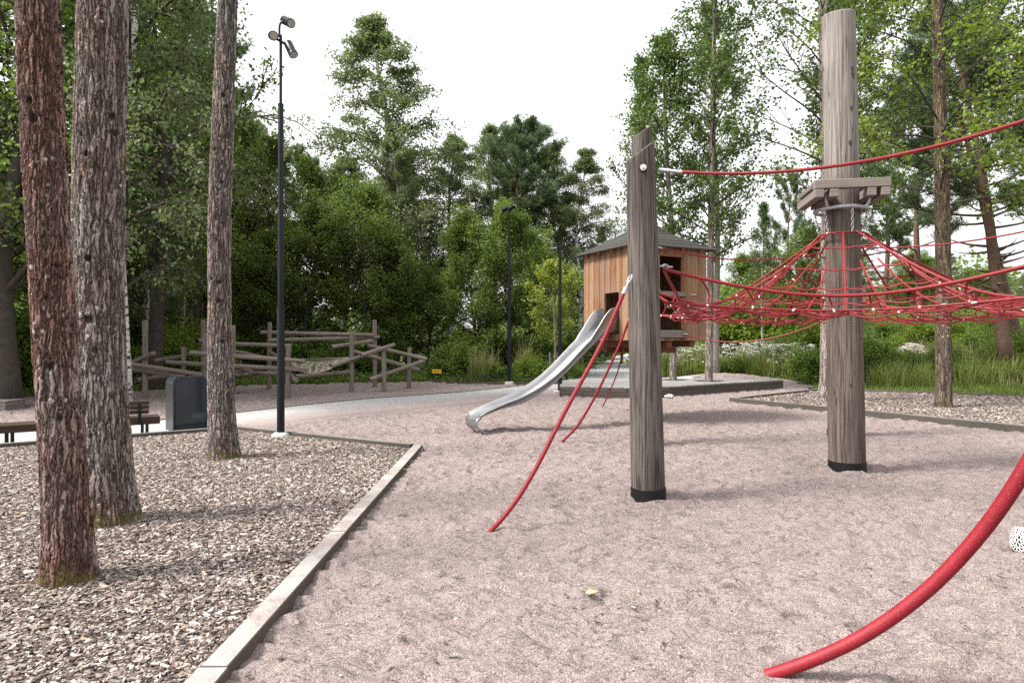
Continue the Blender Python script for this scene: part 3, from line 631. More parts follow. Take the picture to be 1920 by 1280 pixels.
for X, d, yt, k, wd, lab in ((690, 28, 385, 1, .9, 'rounded tree behind the highest rails of the log frame'), (575, 28, 415, 0, 1.1, 'dark bushy tree behind the left half of the log frame'),
                             (478, 29, 470, 1, 1.0, 'bushy tree right of the slim trunk and behind the logs'), (800, 30, 520, 0, 1.1, 'low dark bushy tree right of the log frame'),
                             (885, 28.5, 440, 1, .95, 'bushy tree left of the two headed lamp'), (960, 27.5, 432, 0, 1.0, 'dark bushy tree directly behind the two headed lamp'),
                             (1015, 30, 470, 0, 1.0, 'dark bushy tree behind the yellow green sapling'), (745, 29, 470, 0, .9, 'dark bushy tree between the highest rails and the birch trunks')):
    tree(PM[k], X, d, 'bushy_tree', lab, Ytop=yt, wide=wd)
tree(PY, 1040, 25.4, 'sapling', 'yellow green sapling just left of the arm lamp', Ytop=512, rz=1)
for i, (X, d, H) in enumerate(((352, 31, 15), (368, 29, 16), (386, 34, 15), (560, 40, 13), (455, 38, 14))):
    tree(PP[0], X, d, 'pine_tree', 'bare lower pine trunk standing deep in the woods behind the logs', 'pines deep in the woods', H=H)
for i in range(46):
    X = rnd.uniform(-250, 1110) if i < 30 else rnd.uniform(1330, 2150); d = rnd.uniform(42, 60)
    lim = 470 if X < 600 else 575
    if i >= 30: lim = 560 if X < 1560 else 480
    k = rnd.choice([PD[0], PD[1], PM[0], PM[1], PB[1]])
    tree(k, X, d, 'tree', 'small leafy tree filling the gaps deep in the woods', W, Ytop=rnd.uniform(lim - 10, lim + 60), wide=1.35)
for X, d, H, wd in ((-140, 17, 9, 1.2), (60, 22, 8, 1.2), (150, 27, 9, 1.2), (215, 25, 8, 1.2), (330, 34, 9, 1.2), (425, 33, 8, 1.3)):
    tree(PM[rnd.choice([0, 1])], X, d, 'bushy_tree', 'bushy dark tree under the tall crowns at left', 'understorey at left', H=H, wide=wd)
# right hand side
def lean_pine(X0, Y0, X1, Y1, d, seed, label, H=12):
    a = at(X0, d, Y=Y0); b = at(X1, d, Y=Y1); sl_ = (b[0] - a[0]) / (b[2] - a[2]); o = thing('pine_tree', label, 'tree', a)
    wm, cm, h = grow(seed, H, .21, 4.6, lambda f: 3.4 * (1 - f) ** .5 * min(1, .6 + 2 * f) + .5, 36, lambda f: 0 + 30 * f, 25, 12, .33, 20, 20, .15, .10, MT['L_pine'], MT['pine_bark'], kind='needle', lean=(sl_ * H, 0), wob=.15, dead=12)
    for nm, me in (('trunk', wm[0]), ('branches', wm[1]), ('crown', cm)):
        c = bpy.data.objects.new(nm, me); COL.objects.link(c); c.parent = o
    return o
lean_pine(1887, 672, 1812, 150, 22, 51, 'thicker leaning pine trunk at the right behind the far chip bed')
lean_pine(1912, 662, 1796, 200, 24.5, 52, 'slimmer pine crossing behind the thicker leaning pine')
for X, d, yt, k in ((1725, 29, 120, 1), (1660, 33, 215, 1), (2010, 26, -60, 1)):
    tree(PP[k], X, d, 'pine_tree', {1725: 'pine with many dead twigs left of the leaning pines', 1660: 'farther dark pine just right of the tallest post', 2010: 'dark pine at the right edge of the photo'}[X], Ytop=yt)
tree(PP[1], 1480, 34, 'pine_tree', 'small pine in the sky gap between aspen and tallest post', Ytop=330, wide=.8)
tree(PA[0], 1430, 29, 'tree', 'low aspen in the gap right of the deck trees', Ytop=390, wide=.9)
tree(PA[1], 1342, 26, 'tree', 'tall aspen just behind the straight pale trunk in the deck', Ytop=20, rz=1.4, wide=.9)
tree(PA[0], 1205, 25, 'tree', 'aspen left of and behind the front timber post', Ytop=125, rz=2.4, wide=.75)
tree(PA[1], 1592, 22, 'tree', 'leafy aspen whose trunk hides behind the tallest post', Ytop=-120, rz=.6)
tree(PA[0], 2010, 18, 'tree', 'bright leafed tree high at the right edge', Ytop=-190, rz=.6, wide=1.2)
tree(PM[1], 1510, 31, 'bushy_tree', 'light green bushy tree behind the left side of the rope net', Ytop=455, wide=1.1)
tree(PM[1], 1400, 36, 'bushy_tree', 'light green bushy tree low behind the flowering meadow', Ytop=500, wide=1.3)
for X, d, H, k in ((1300, 31, 2.8, 'mid'), (1360, 31.5, 3.2, 'bright'), (1420, 31, 3.2, 'mid'), (1470, 30.5, 3.2, 'bright'), (1535, 27.5, 2.6, 'bright'), (1522, 23.6, 1.5, 'cover'), (1500, 28.5, 2.4, 'bright'), (1600, 24, 2.2, 'mid'), (1350, 34, 4.4, 'mid'), (1450, 34, 4.2, 'bright'), (1370, 27, 1.0, 'cover'), (1425, 26.3, 1.1, 'bright'), (1470, 26, 1.3, 'cover'), (1320, 27.5, .9, 'bright')):
    bush(k, X, d, H, 'leafy shrub in the thicket behind the flowering meadow', 'thicket behind the meadow', 1.15)
for i in range(64):
    X = rnd.uniform(1600, 2150); d = rnd.uniform(21.2, 31); bush(rnd.choice(['mid', 'bright', 'bright', 'mid', 'cover']), X, d, rnd.uniform(.5, 1.5) * (.65 if d < 23 else 1.1), 'leafy shrub on the bank behind the far chip bed', 'shrubs on the right bank', rnd.uniform(1, 1.3))
for i in range(26):
    X = rnd.uniform(-100, 800); d = rnd.uniform(25.0, 28.5) if X > 430 else 20.5 + (X + 100) / 530 * 4 + rnd.uniform(.4, 3); bush(rnd.choice(['mid', 'bright', 'cover', 'mid']), X, d, rnd.uniform(1.0, 2.2), 'leafy shrub behind the log climbing frame', 'shrubs behind the log frame', 1.15)
for X, d, H, k in ((320, 22.5, 2.2, 'bright'), (350, 23.5, 2.4, 'bright'), (10, 18.6, 2.0, 'dark'), (45, 19.5, 1.6, 'mid'), (-30, 18, 2.4, 'mid')):
    bush(k, X, d, H, 'leafy shrub at the wood edge left of the logs', 'shrubs at the left wood edge', 1.1)
for X, d, H, k, wd, lab in ((835, 25.6, 1.0, 'mid', 1.5, 'low shrub behind the small yellow sign'), (880, 26.2, 1.5, 'dark', 1.2, 'dark shrub behind the tall dry grasses'), (995, 25.0, 1.25, 'bright', 1.0, 'yellow green shrub right of the two headed lamp'),
                            (1018, 25.3, 1.0, 'cover', 1.1, 'green shrub left of the slide behind the low rail'), (940, 25.0, .8, 'cover', 1.3, 'low grey green shrub left of the two headed lamp'), (1075, 25.2, .9, 'mid', 1.0, 'low shrub under the slide beside the deck'),
                            (870, 27.5, 1.9, 'dark', 1.4, 'larger dark shrub at the wood edge behind the planting'), (1000, 28, 2.0, 'dark', 1.4, 'dark shrub at the wood edge behind the sapling'), (930, 28, 1.8, 'dark', 1.4, 'dark shrub at the wood edge behind the lamp'), (1060, 29, 2, 'dark', 1.2, 'dark shrub behind the slide')):
    bush(k, X, d, H, lab, None, wd)
for X, d, H in ((1100, 52, 3.2), (1120, 62, 3.6), (1150, 66, 3.6), (1190, 60, 3.4), (1215, 47, 2.6), (1240, 38, 2.2), (1225, 34, 1.6), (1265, 33, 2.2), (1290, 36, 2.6), (1180, 75, 4), (1095, 44, 3)):
    bush(rnd.choice(['bright', 'mid', 'cover']), X, d, H, 'leafy shrub beside the far end of the footpath', 'shrubs along the footpath', 1.5)
# distant wood and ground cover, uncountable
def scatter_leaf(name, pts_fn, n, ls, mat, seed, up=.6, hang=0, wid=.33):
    rg = np.random.default_rng(seed); P = pts_fn(rg, n); V, Qd = leaves(P, ls, rg, up, hang, wid)
    return tag(link(name, npmesh(name, V, Qd), mat), kind='stuff')
def far_wood(rg, n):
    th = rg.uniform(R_(-58), R_(58), n); d = rg.uniform(66, 84, n); x = np.sin(th) * d * 1.2; y = np.cos(th) * d * .85 + 20
    hmax = 5.5 + 1.6 * np.sin(th * 23) + 1.2 * np.sin(th * 51 + 1); g = hz(x, y)
    return np.stack([x, y, g + rg.beta(1.2, 1.4, n) * hmax], -1)
scatter_leaf('distant_woods', far_wood, 60000, .55, MT['L_mid'], 61)
def cover_left(rg, n):
    x = rg.uniform(-20, 2, n * 3); y = rg.uniform(16, 30, n * 3); k = ~inpoly(x, y, SANDP) & (y < 29) & (y > 16.5 + (x + 20) * .3); x = x[k][:n]; y = y[k][:n]
    return np.stack([x, y, rg.beta(1.1, 2.4, len(x)) * .42 * (1 + .6 * np.sin(x * 1.7) * np.sin(y * 2.1))], -1)
scatter_leaf('ground_cover', cover_left, 42000, .10, MT['L_cover'], 62)
def cover_right(rg, n):
    x = rg.uniform(9.5, 30, n * 2); y = rg.uniform(19, 40, n * 2); k = ~inpoly(x, y, SANDP) & ~inpoly(x, y, BEDR) & (y > 20.5) & (x > 9); x = x[k][:n]; y = y[k][:n]
    return np.stack([x, y, hz(x, y) + rg.beta(1.1, 2, len(x)) * .75 * sm(20.5, 23, y) * (.6 + .6 * np.sin(x * 2.9 + y) * np.sin(y * 2.2 - x))], -1)
scatter_leaf('undergrowth', cover_right, 36000, .12, MT['L_cover'], 63)
def blades(name, x, y, h, mat, seed, w=.006, lean_=.35, z0=None, parent=None, seg=True):
    rg = np.random.default_rng(seed); n = len(x); az = rg.uniform(0, 6.28, n); hh = h * rg.uniform(.55, 1.25, n); l = hh * rg.uniform(.1, 1, n) * lean_
    z = hz(x, y) if z0 is None else np.full(n, z0); b = np.stack([x, y, z], -1); dr = np.stack([np.cos(az), np.sin(az), 0 * az], -1); sd = np.stack([-np.sin(az), np.cos(az), 0 * az], -1)
    m = b + dr * (l * .35)[:, None]; m[:, 2] += hh * .6; tp = b + dr * l[:, None]; tp[:, 2] += hh; ww = (w * np.ones(n) * (1 + 0.02 * np.hypot(x, y)))[:, None] * sd
    V = np.stack([b - ww, b + ww, m + ww * .8, m - ww * .8, tp + ww * .15, tp - ww * .15], 1).reshape(-1, 3); i = np.arange(n)[:, None] * 6
    Qd = np.concatenate([i + np.array([0, 1, 2, 3]), i + np.array([3, 2, 4, 5])]); return npmesh(name, V, Qd)
rg = np.random.default_rng(64); n = 90000
x = rg.uniform(6, 30, n); y = rg.uniform(17, 28, n); k = ~inpoly(x, y, SANDP) & ~inpoly(x, y, BEDR) & (y > 17.5) & (y < 22.5 + 4 * (x < 11)); x, y = x[k], y[k]
tag(link('grass', blades('grass', x, y, .13, MT['L_grass'], 65, .006), MT['L_grass']), kind='stuff')
x = rg.uniform(-20, 1, 70000); y = rg.uniform(16, 27, 70000); k = ~inpoly(x, y, SANDP) & (y > 16.5 + (x + 20) * .3); x, y = x[k], y[k]
tag(link('grass', blades('grass', x, y, .2, MT['L_grass'], 66, .007), MT['L_grass']), kind='stuff')
def clumps(nc, n, x0, x1, y0, y1):
    cx, cy = rg.uniform(x0, x1, nc), rg.uniform(y0, y1, nc); i = rg.integers(0, nc, n); hh = rg.uniform(.35, 1.0, nc)[i]
    return cx[i] + rg.normal(0, .22, n), cy[i] + rg.normal(0, .22, n), hh
x, y, h_ = clumps(110, 9000, 11.5, 24, 21, 27); tag(link('tall_grass', blades('tall_grass', x, y, h_, MT['L_meadow'], 71, .006, .6), MT['L_meadow']), kind='stuff')
x, y, h_ = clumps(26, 1500, 11.5, 24, 21, 26); tag(link('dry_grass', blades('dry_grass', x, y, h_, MT['L_straw'], 72, .006, .7), MT['L_straw']), kind='stuff')
for X, d, rr_, lab in ((1708, 26.0, .75, 'pale bare boulder on the right bank left of the speckled trunk'), (1625, 28, .9, 'low weathered boulder on the bank just right of the tallest post')):
    bm = bmesh.new(); bmesh.ops.create_icosphere(bm, subdivisions=4, radius=rr_)
    for v in bm.verts: v.co += v.co.normalized() * (.3 * mnoise.noise(v.co * 1.6) + .08 * mnoise.noise(v.co * 6)) * rr_; v.co.z *= .55
    me = bpy.data.meshes.new('boulder'); bm.to_mesh(me); bm.free(); o = link('boulder', me, MT['stone']); p = at(X, d); o.location = (p[0], p[1], float(hz(p[0], p[1])) + .35); tag(o, lab, 'rock')
# flowering meadow behind the deck
def mead(n): 
    X = rg.uniform(1240, 1525, n); d = rg.uniform(25.2, 29, n); xx = (X - 960) / F * d; kk = ~inpoly(xx, d, SANDP) & ~inpoly(xx, d, fp); return xx[kk], d[kk]
x, y = mead(26000); tag(link('meadow_grass', blades('meadow_grass', x, y, .42 + .5 * (1 + np.sin(x * 2.3 + y * .7)) * (.6 + .4 * np.sin(y * 1.9 - x * 1.1)) + .25 * np.sin(x * 5.1) ** 2, MT['L_meadow'], 67, .009, .45), MT['L_meadow']), kind='stuff')
x, y = mead(2500); tag(link('meadow_straw', blades('meadow_straw', x, y, 1.1, MT['L_straw'], 68, .006, .4), MT['L_straw']), kind='stuff')
x, y = mead(1300); acc = Acc(); heads = []
for xx, yy in zip(x, y):
    if (xx < 7.6 and rnd.random() < .45): continue
    c = np.array([xx, yy, float(hz(xx, yy)) + rnd.uniform(.6, 1.45)]); heads.append(c + rg.normal(0, .05, (11, 3)) * np.array([1, 1, .25]))
Pm = np.vstack(heads); V, Qd = leaves(Pm, .05, rg, 2.0, 0, .5); tag(link('meadow_flowers', npmesh('meadow_flowers', V, Qd), MT['flower']), kind='stuff')
# ornamental grasses in the planting bed: each tuft is a plant
def tuft(X, d, H, n, label, mat, plume=True):
    c = at(X, d); o = thing('ornamental_grass', label, 'plant', c); r = np.abs(rg.normal(0, .14, n)); a = rg.uniform(0, 6.28, n)
    link('blades', blades('blades', r * np.cos(a), r * np.sin(a), H, mat, int(X), .006, .75, 0), mat, o)
    if plume:
        m = n // 5; r = np.abs(rg.normal(0, .2, m)); a = rg.uniform(0, 6.28, m); link('plumes', blades('plumes', r * np.cos(a), r * np.sin(a), H * 1.55, MT['L_straw'], int(X) + 1, .010, .55, 0), MT['L_straw'], o)
tuft(893, 24.6, .75, 420, 'tall dry grass tuft with straw plumes left of the two headed lamp', MT['L_grass'])
tuft(918, 25.2, .8, 320, 'straw coloured grass tuft closest to the two headed lamp on its left', MT['L_straw'])
tuft(983, 25.8, 1.05, 420, 'tall straw grass behind the yellow green shrub', MT['L_straw'])
tuft(903, 24.3, .5, 300, 'low green grass tuft at the front of the planting', MT['L_grass'], False)
# birch stems seen through the wood
for X, d, H in ((742, 31, 15), (762, 35, 14), (735, 33, 13), (275, 24, 15), (262, 27, 14), (1062, 40, 13), (1130, 46, 12)):
    tree(PB[rnd.choice([0, 1])], X, d, 'birch_tree', 'slender white birch stem standing inside the wood', 'birches inside the wood', H=H * .8, wide=.75)

# ------------------------------------------------------------------ net structure posts
def post_mesh(name, x0, y0, x1, y1, r0, r1, H, cut=0, cutdir=0, seg=64, knots=(), dz=.05):
    zs = np.concatenate([np.arange(.0, H, dz), [H]]); a = np.arange(seg) * 2 * math.pi / seg; t_ = zs / H
    r = (r0 + (r1 - r0) * t_)[:, None] * (1 + .012 * np.sin(2 * a + 1)[None] + .010 * np.sin(3 * a[None] + zs[:, None] * .8) + .004 * np.sin(9 * a)[None])
    cx = (x1 - x0) * t_; cy = (y1 - y0) * t_
    V = np.stack([cx[:, None] + r * np.cos(a), cy[:, None] + r * np.sin(a), np.repeat(zs[:, None], seg, 1)], -1)
    if cut:
        off = cut * (np.cos(a - cutdir) - 1) / 2 * (zs[-1:] ** 0)
        V[..., 2] += np.where(zs[:, None] > H - cut * 1.6, off[None] * ((zs[:, None] - (H - cut * 1.6)) / (cut * 1.6)), 0)
    V = V.reshape(-1, 3); n = len(zs); i, j = np.meshgrid(np.arange(n - 1), np.arange(seg), indexing='ij'); b = i * seg; j2 = (j + 1) % seg
    Qd = np.stack([b + j, b + j2, b + seg + j2, b + seg + j], -1).reshape(-1, 4)
    top = V[-seg:]; c = top.mean(0); inner = c + (top - c) * .93; inner[:, 2] += .012; V = np.vstack([V, inner, c[None] + np.array([0, 0, .014])]); bi = (n - 1) * seg; j = np.arange(seg); j2 = (j + 1) % seg
    Qd = np.vstack([Qd, np.stack([bi + j, bi + j2, bi + seg + j2, bi + seg + j], -1)]); jj = np.arange(0, seg, 2); ci = len(V) - 1
    Qd = np.vstack([Qd, np.stack([np.full(len(jj), ci), bi + seg + jj, bi + seg + jj + 1, bi + seg + (jj + 2) % seg], -1)])
    me = npmesh(name, V, Qd, True); me.set_sharp_from_angle(angle=R_(40)); kv = np.zeros(len(V))
    for (ang, zk, s) in knots:
        aa = np.arctan2(V[:, 1], V[:, 0]); da = (aa - ang + math.pi) % (2 * math.pi) - math.pi; u = da * r0 / s; vv = (V[:, 2] - zk) / (s * 1.5); kv = np.maximum(kv, np.clip(1.5 * (1.2 - u * u - vv * vv - .5 * np.sin(u * 3 + vv * 2)), 0, 1))
    fattr(me, 'knot', kv); return me
NC = np.array([4.19, 8.0])
POSTS = []
def net_post(p, H, r0, r1, lean, label, mat, cut=0, cd=0, knots=()):
    o = thing('timber_post', label, 'post', (p[0], p[1], 0)); dz_ = .015 if knots else .05
    link('shaft', post_mesh('shaft', 0, 0, lean[0], lean[1], r0, r1, H, cut, cd, 96 if knots else 64, knots, dz_), mat, o)
    link('sleeve', post_mesh('sleeve', 0, 0, 0, 0, r0 + .006, r0 + .006, .135), MT['rubber'], o); POSTS.append(np.array(p)); return o
P1 = np.array([1.40, 6.57]); P2 = np.array([2.03, 10.0]); P3 = np.array([5.52, 10.82]); P4 = np.array([7.28, 7.62]); P5 = np.array([4.68, 4.92])
vw = lambda p: math.atan2(-p[1], -p[0])
o1 = net_post(P1, 3.68, .172, .145, (-.085, 0), 'front weathered timber post with slanted top and steel bolt', MT['post_grey'], .22, 0.2)
net_post(P2, 4.98, .17, .15, (.0, 0), 'grey timber post mostly hidden behind the front post, its tip peeking above', MT['post_grey'], .2, .2)
net_post(P3, 4.7, .17, .15, (0, 0), 'timber post hidden behind the tallest post', MT['post_grey'], .2, 1.1)
net_post(P4, 4.7, .17, .15, (0, 0), 'timber post carrying the net just beyond the right edge', MT['post_grey'], .2, 6.1)
net_post(P5, 4.7, .17, .15, (0, 0), 'nearer timber post carrying the net beyond the right edge', MT['post_grey'], .2, 4.9)
v0 = vw(NC)
ot = net_post(NC, 5.72, .212, .19, (-.11, 0), 'tallest timber post carrying a small wooden platform and the red net', MT['post_brown'], .05, v0 + math.pi,
              [(v0 + .38, zz(152, 8), .030), (v0 + .33, zz(141, 8), .026), (v0 + .25, zz(213, 8), .026), (v0 + .2, zz(277, 8), .030), (v0 + .2, zz(721, 7.9), .018), (v0 - .5, zz(585, 8), .022)])
# bolt on front post, black discs painting the shade of its recess and a hole
acc = Acc(); b1 = np.array([.0 - .055 - .03, -.155, zz(315, 6.42)]); dirv = np.array([-.12, -1, 0]); dirv /= np.linalg.norm(dirv)
acc.add(tube([b1 + dirv * .005, b1 + dirv * .012], .042, 20)); link('recess_shade_disc', acc.mesh('recess_shade_disc'), MT['rubber'], o1)  # black disc behind the washer, its colour stands for shade in a recess
acc = Acc(); acc.add(tube([b1 + dirv * .01, b1 + dirv * .022], .032, 20)).add(tube([b1 + dirv * .02, b1 + dirv * .038], .015, 8)); acc.build('bolt', MT['clampmetal'], o1)
h1 = np.array([-.155, -.075, zz(490, 6.45)]); dh = np.array([-.9, -.5, 0]); acc = Acc(); acc.add(tube([h1 - dh * .01, h1 + dh * .012], .027, 16)); acc.build('hole_shade_disc', MT['rubber'], o1)  # black disc on the surface, painted as the shade inside a hole

# platform on the tallest post
pc = np.array([NC[0] - .075, NC[1] - .0]); ang = -.18; zt = 3.56
pl = thing('platform', 'square platform of grey beams around the tallest post', 'platform', (pc[0], pc[1], zt), ang)
hs_ = .42
def rot2(x, y): return x, y
for yy in (-hs_ + .05, hs_ - .05):
    bevel(link('edge_beam', npmesh('edge_beam', *box((0, yy, -.055), (2 * hs_, .10, .105))), MT['greybeam'], pl), .005)
for xx in (-hs_ + .055, -.20, .215, hs_ - .055):
    bevel(link('joist', npmesh('joist', *box((xx, 0, -.160), (.10, 2 * hs_ - .01, .10))), MT['greybeam'], pl), .005)
for k in range(5):
    yy = -hs_ + .17 + k * .125
    for x0_, x1_ in (((-hs_, -.235), (.235, hs_)) if abs(yy) < .26 else ((-hs_, hs_),)):
        link('deck_board', npmesh('deck_board', *box(((x0_ + x1_) / 2, yy, -.05), (x1_ - x0_, .11, .05))), MT['greybeam'], pl)
rr = .30; a = np.linspace(0, 2 * math.pi, 41); ringz = 3.255
acc = Acc(); acc.add(tube(np.stack([rr * np.cos(a), rr * np.sin(a), np.full(41, ringz - zt)], -1), .024, 10, False))
acc.build('steel_ring', MT['galv'], pl)
for k in range(4):
    t_ = k * math.pi / 2 + .78; c = np.array([math.cos(t_), math.sin(t_), 0])
    Acc().add(tube(spline([c * rr + [0, 0, ringz - zt], c * (rr + .04) + [0, 0, -.24], c * (rr + .06) + [0, 0, -.13]], 12), .02, 8)).build('bracket', MT['galv'], pl)

# ------------------------------------------------------------------ the climbing net
CORN = [P1, P5, P4, P3, P2]                        # going round
net = thing('climbing_net', 'red rope net spread like a tent around the tallest post', 'climbing net', (NC[0], NC[1], 0))
ctr = np.array([NC[0] - .06, NC[1]])
def corner_pt(p, z, back=.2):
    v = p - ctr; L = np.hypot(*v); q_ = ctr + v * (L - back) / L; return np.array([q_[0], q_[1], z])
def edge(i, u, z_end, z_mid, inw):
    A_, B_ = corner_pt(CORN[i], z_end), corner_pt(CORN[(i + 1) % 5], z_end); p = A_ + (B_ - A_) * u; m = 4 * u * (1 - u)
    v = ctr - p[:2]; v /= np.hypot(*v); p[:2] += v * inw * m; p[2] = z_end + (z_mid - z_end) * m; return p
NCc = np.array([NC[0], NC[1], 0])
def rope(name, pts, r, k=6, mat='rope', parent=net): return Acc().add(tube(np.asarray(pts) - (NCc if parent is net else 0), r, k)).build(name, MT[mat], parent)
clamps = []
for i in range(5):
    up_ = np.array([edge(i, u, 2.38, 2.07, .30) for u in np.linspace(0, 1, 30)]); rope('edge_rope', up_, .0175, 8)
    lo_ = np.array([edge(i, u, 2.04, 1.93, .34) for u in np.linspace(.0, 1, 30)]); rope('lower_edge_rope', lo_, .012)
    for u in np.linspace(.09, .91, 8):
        p, q_ = edge(i, u, 2.38, 2.07, .30), edge(i, u + .015, 2.04, 1.93, .34); m = (p + q_) / 2 + np.append((ctr - p[:2]) * .03, -.01)
        rope('dropper_rope', spline([p, m, q_], 8), .009); clamps += [q_]
NS = 30; rings = [0, .12, .29, .45, .60, .74, .87, 1.0]
def bnd(k):
    f = k / NS * 5; i = int(f) % 5; return edge(i, f - int(f), 2.04, 1.93, .34)
def netpt(k, s):
    b = bnd(k % NS); a0 = math.atan2(b[1] - ctr[1], b[0] - ctr[0]); q0 = np.array([ctr[0] + .27 * math.cos(a0), ctr[1] + .27 * math.sin(a0), 2.95])
    p = q0 + (b - q0) * s; p[2] = 2.95 + (b[2] - 2.95) * (1 - (1 - s) ** 1.75) - .17 * math.sin(math.pi * min(1, s)) * s; return p
ropes_rad = []
for k in range(NS):
    big = k % 3 == 0; pts = np.array([netpt(k, s) for s in np.linspace(0, 1, 14)])
    if k % 5 in (0, 2, 3) or True:
        pts = pts if big else pts[3:]
        rope('radial_rope', pts, .0135 if big else .0095)
for ri_, s in enumerate(rings[:-1]):
    for k in range(NS):
        a_, b_ = netpt(k, s), netpt(k + 1, s)
        L = np.linalg.norm(b_ - a_); m = (a_ + b_) / 2; m[2] -= L * .11; m[:2] += (ctr - m[:2]) * (-.02 if s else 0)
        rope('cross_rope', spline([a_, m, b_], 8), .013 if ri_ == 0 else .0082, 5)
        if ri_ and (k + ri_) % 2 == 0 and rnd.random() < .5: clamps.append(a_)
    if ri_ == 0: clamps += [netpt(k, s) for k in range(0, NS, 3)]
for k in range(NS):                                # criss-cross band near the edge
    for (s0, s1) in ((.74, 1.0), (.87, .60), (1.0, .87)):
        a_, b_ = netpt(k, s0), netpt(k + 1, s1); m = (a_ + b_) / 2; m[2] -= .05
        if rnd.random() < .55: rope('cross_rope', spline([a_, m, b_], 8), .0075, 5)
cm_ = Acc().add(tube([[0, 0, -.022], [0, 0, .022]], .012, 8)).mesh('rope_clamp'); cm_.materials.append(MT['clampmetal'])
rnd.shuffle(clamps)
for p in clamps[:80]:
    c = bpy.data.objects.new('rope_clamp', cm_); COL.objects.link(c); c.parent = net; c.location = Vector(p - NCc); c.rotation_euler = (rnd.uniform(0, 1.5), rnd.uniform(0, 1.5), rnd.uniform(0, 3))
for p in CORN:                                     # shackles that tie the edge ropes to the posts
    v = ctr - p; v /= np.hypot(*v); a_ = np.array([*(p + v * .14), 2.41]); acc = Acc()
    for k in range(3):
        c = a_ + np.array([v[0], v[1], -.03]) * (.03 + k * .055); t_ = np.linspace(0, 2 * math.pi, 15); ex = np.array([v[0], v[1], 0]) * .036; ey = np.array([0, 0, .022]) if k % 2 else np.array([-v[1], v[0], 0]) * .022
        acc.add(tube(c - NCc + np.cos(t_)[:, None] * ex + np.sin(t_)[:, None] * ey, .0085, 6, False))
    acc.build('shackle', MT['galv'], net)
def chain(p, q_, n, name, parent, off):
    p = np.asarray(p, float); q_ = np.asarray(q_, float); d = (q_ - p); acc = Acc(); L = np.linalg.norm(d) / n; dn = d / np.linalg.norm(d)
    s1 = np.cross(dn, [0, 1, .1]); s1 /= np.linalg.norm(s1); s2 = np.cross(dn, s1); t_ = np.linspace(0, 2 * math.pi, 13)
    for i in range(n):
        c = p + d * (i + .5) / n; acc.add(tube(c - off + np.cos(t_)[:, None] * dn * L * .68 + np.sin(t_)[:, None] * (s1 if i % 2 else s2) * L * .36, L * .13, 5, False))
    return acc.build(name, MT['galv'], parent)
for k in range(6):
    t_ = k * math.pi / 3 + v0 + .42; a_ = np.array([pc[0] + .30 * math.cos(t_), pc[1] + .30 * math.sin(t_), ringz - .02]); b_ = np.array([ctr[0] + .265 * math.cos(t_), ctr[1] + .265 * math.sin(t_), 2.96])
    chain(a_, b_, 7, 'chain', net, NCc)
# hand ropes between the post tops
def hand(p, q_, z0, z1, s, r, label):
    v = (q_ - p) / np.hypot(*(q_ - p)); a_ = np.array([*(p + v * .13), z0]); b_ = np.array([*(q_ - v * .15), z1]); o = thing('hand_rope', label, 'rope', (a_[0], a_[1], 0)); off = np.array([a_[0], a_[1], 0])
    P_ = sag(a_, b_, s, 26); Acc().add(tube(P_ - off, r, 8)).build('cord', MT['rope'], o)
    for e_, f_ in ((P_[0], P_[1]), (P_[-1], P_[-2])):
        dn = (f_ - e_) / np.linalg.norm(f_ - e_); Acc().add(tube([e_ - off - dn * .02, e_ - off + dn * .09], .024, 8)).add(tube([e_ - off + dn * .09, e_ - off + dn * .22], r * 1.15, 8)).build('end_fitting', MT['galv'], o)
hand(P1, P5, 3.37, 3.55, .235, .0165, 'upper red rope stretched from the front post out to the right edge')
hand(P2, P3, 3.13, 3.15, .20, .012, 'red rope from the hidden post past the playhouse roof to behind the tallest post')
hand(P3, P4, 3.2, 3.2, .16, .012, 'thin red rope running right from behind the tallest post')
hand(P1, P2, 3.30, 3.13, .2, .016, 'red rope hidden between front post and the post behind it')
# rope guys running to the ground
def guy(pts, r, label, fit=True, mat='hose', taper=.06):
    P_ = spline(pts, 48); off = np.array([P_[-1][0], P_[-1][1], 0.]); o = thing('guy_rope', label, 'rope', off)
    rr_ = np.full(len(P_), r)
    Acc().add(tube(P_ - off, rr_, 14)).build('hose', MT[mat], o)
    if fit:
        d = P_[0] - P_[1]; d /= np.linalg.norm(d); acc = Acc(); t_ = np.linspace(0, 2 * math.pi, 15); s1 = np.cross(d, [0, 0, 1]); s1 /= np.linalg.norm(s1)
        acc.add(tube([P_[0] - off - d * .02, P_[0] - off + d * .05], r * 1.12, 12)); acc.add(tube([P_[0] - off + d * .03, P_[0] - off + d * .13], r * .35, 8))
        acc.add(tube(P_[0] - off + d * .15 + np.cos(t_)[:, None] * d * .05 + np.sin(t_)[:, None] * s1 * .025, .009, 6, False)); acc.build('shackle', MT['galv'], o)
g = lambda X, Y, d: at(X, d, Y=Y)
guy([g(1170, 548, 6.32), g(1130, 640, 6.2), g(1060, 770, 5.93), g(1000, 886, 5.7), g(950, 962, 5.54), g(884, 1030, 5.36)], .0205, 'red hose covered guy rope from the front post down to the sand')
guy([g(1180, 598, 9.85), g(1160, 650, 9.9), g(1120, 735, 10.0), g(1085, 795, 10.15), g(1062, 820, 10.25), g(1038, 840, 10.33)], .019, 'shorter red guy rope between the slide and the front post')
guy([g(1172, 640, 12.9), g(1160, 690, 13.6), g(1146, 728, 14.4), g(1133, 756, 15.2), g(1126, 770, 15.5)], .014, 'thin dark red guy rope nearest the deck', False, 'rope')
guy([g(2075, 590, 2.6), g(1995, 745, 2.64), g(1915, 890, 2.72), g(1838, 1000, 2.82), g(1740, 1104, 2.92), g(1628, 1186, 3.02), g(1520, 1238, 3.1), g(1385, 1283, 3.18)], .031, 'thick red hose curving down to the sand in the right foreground')
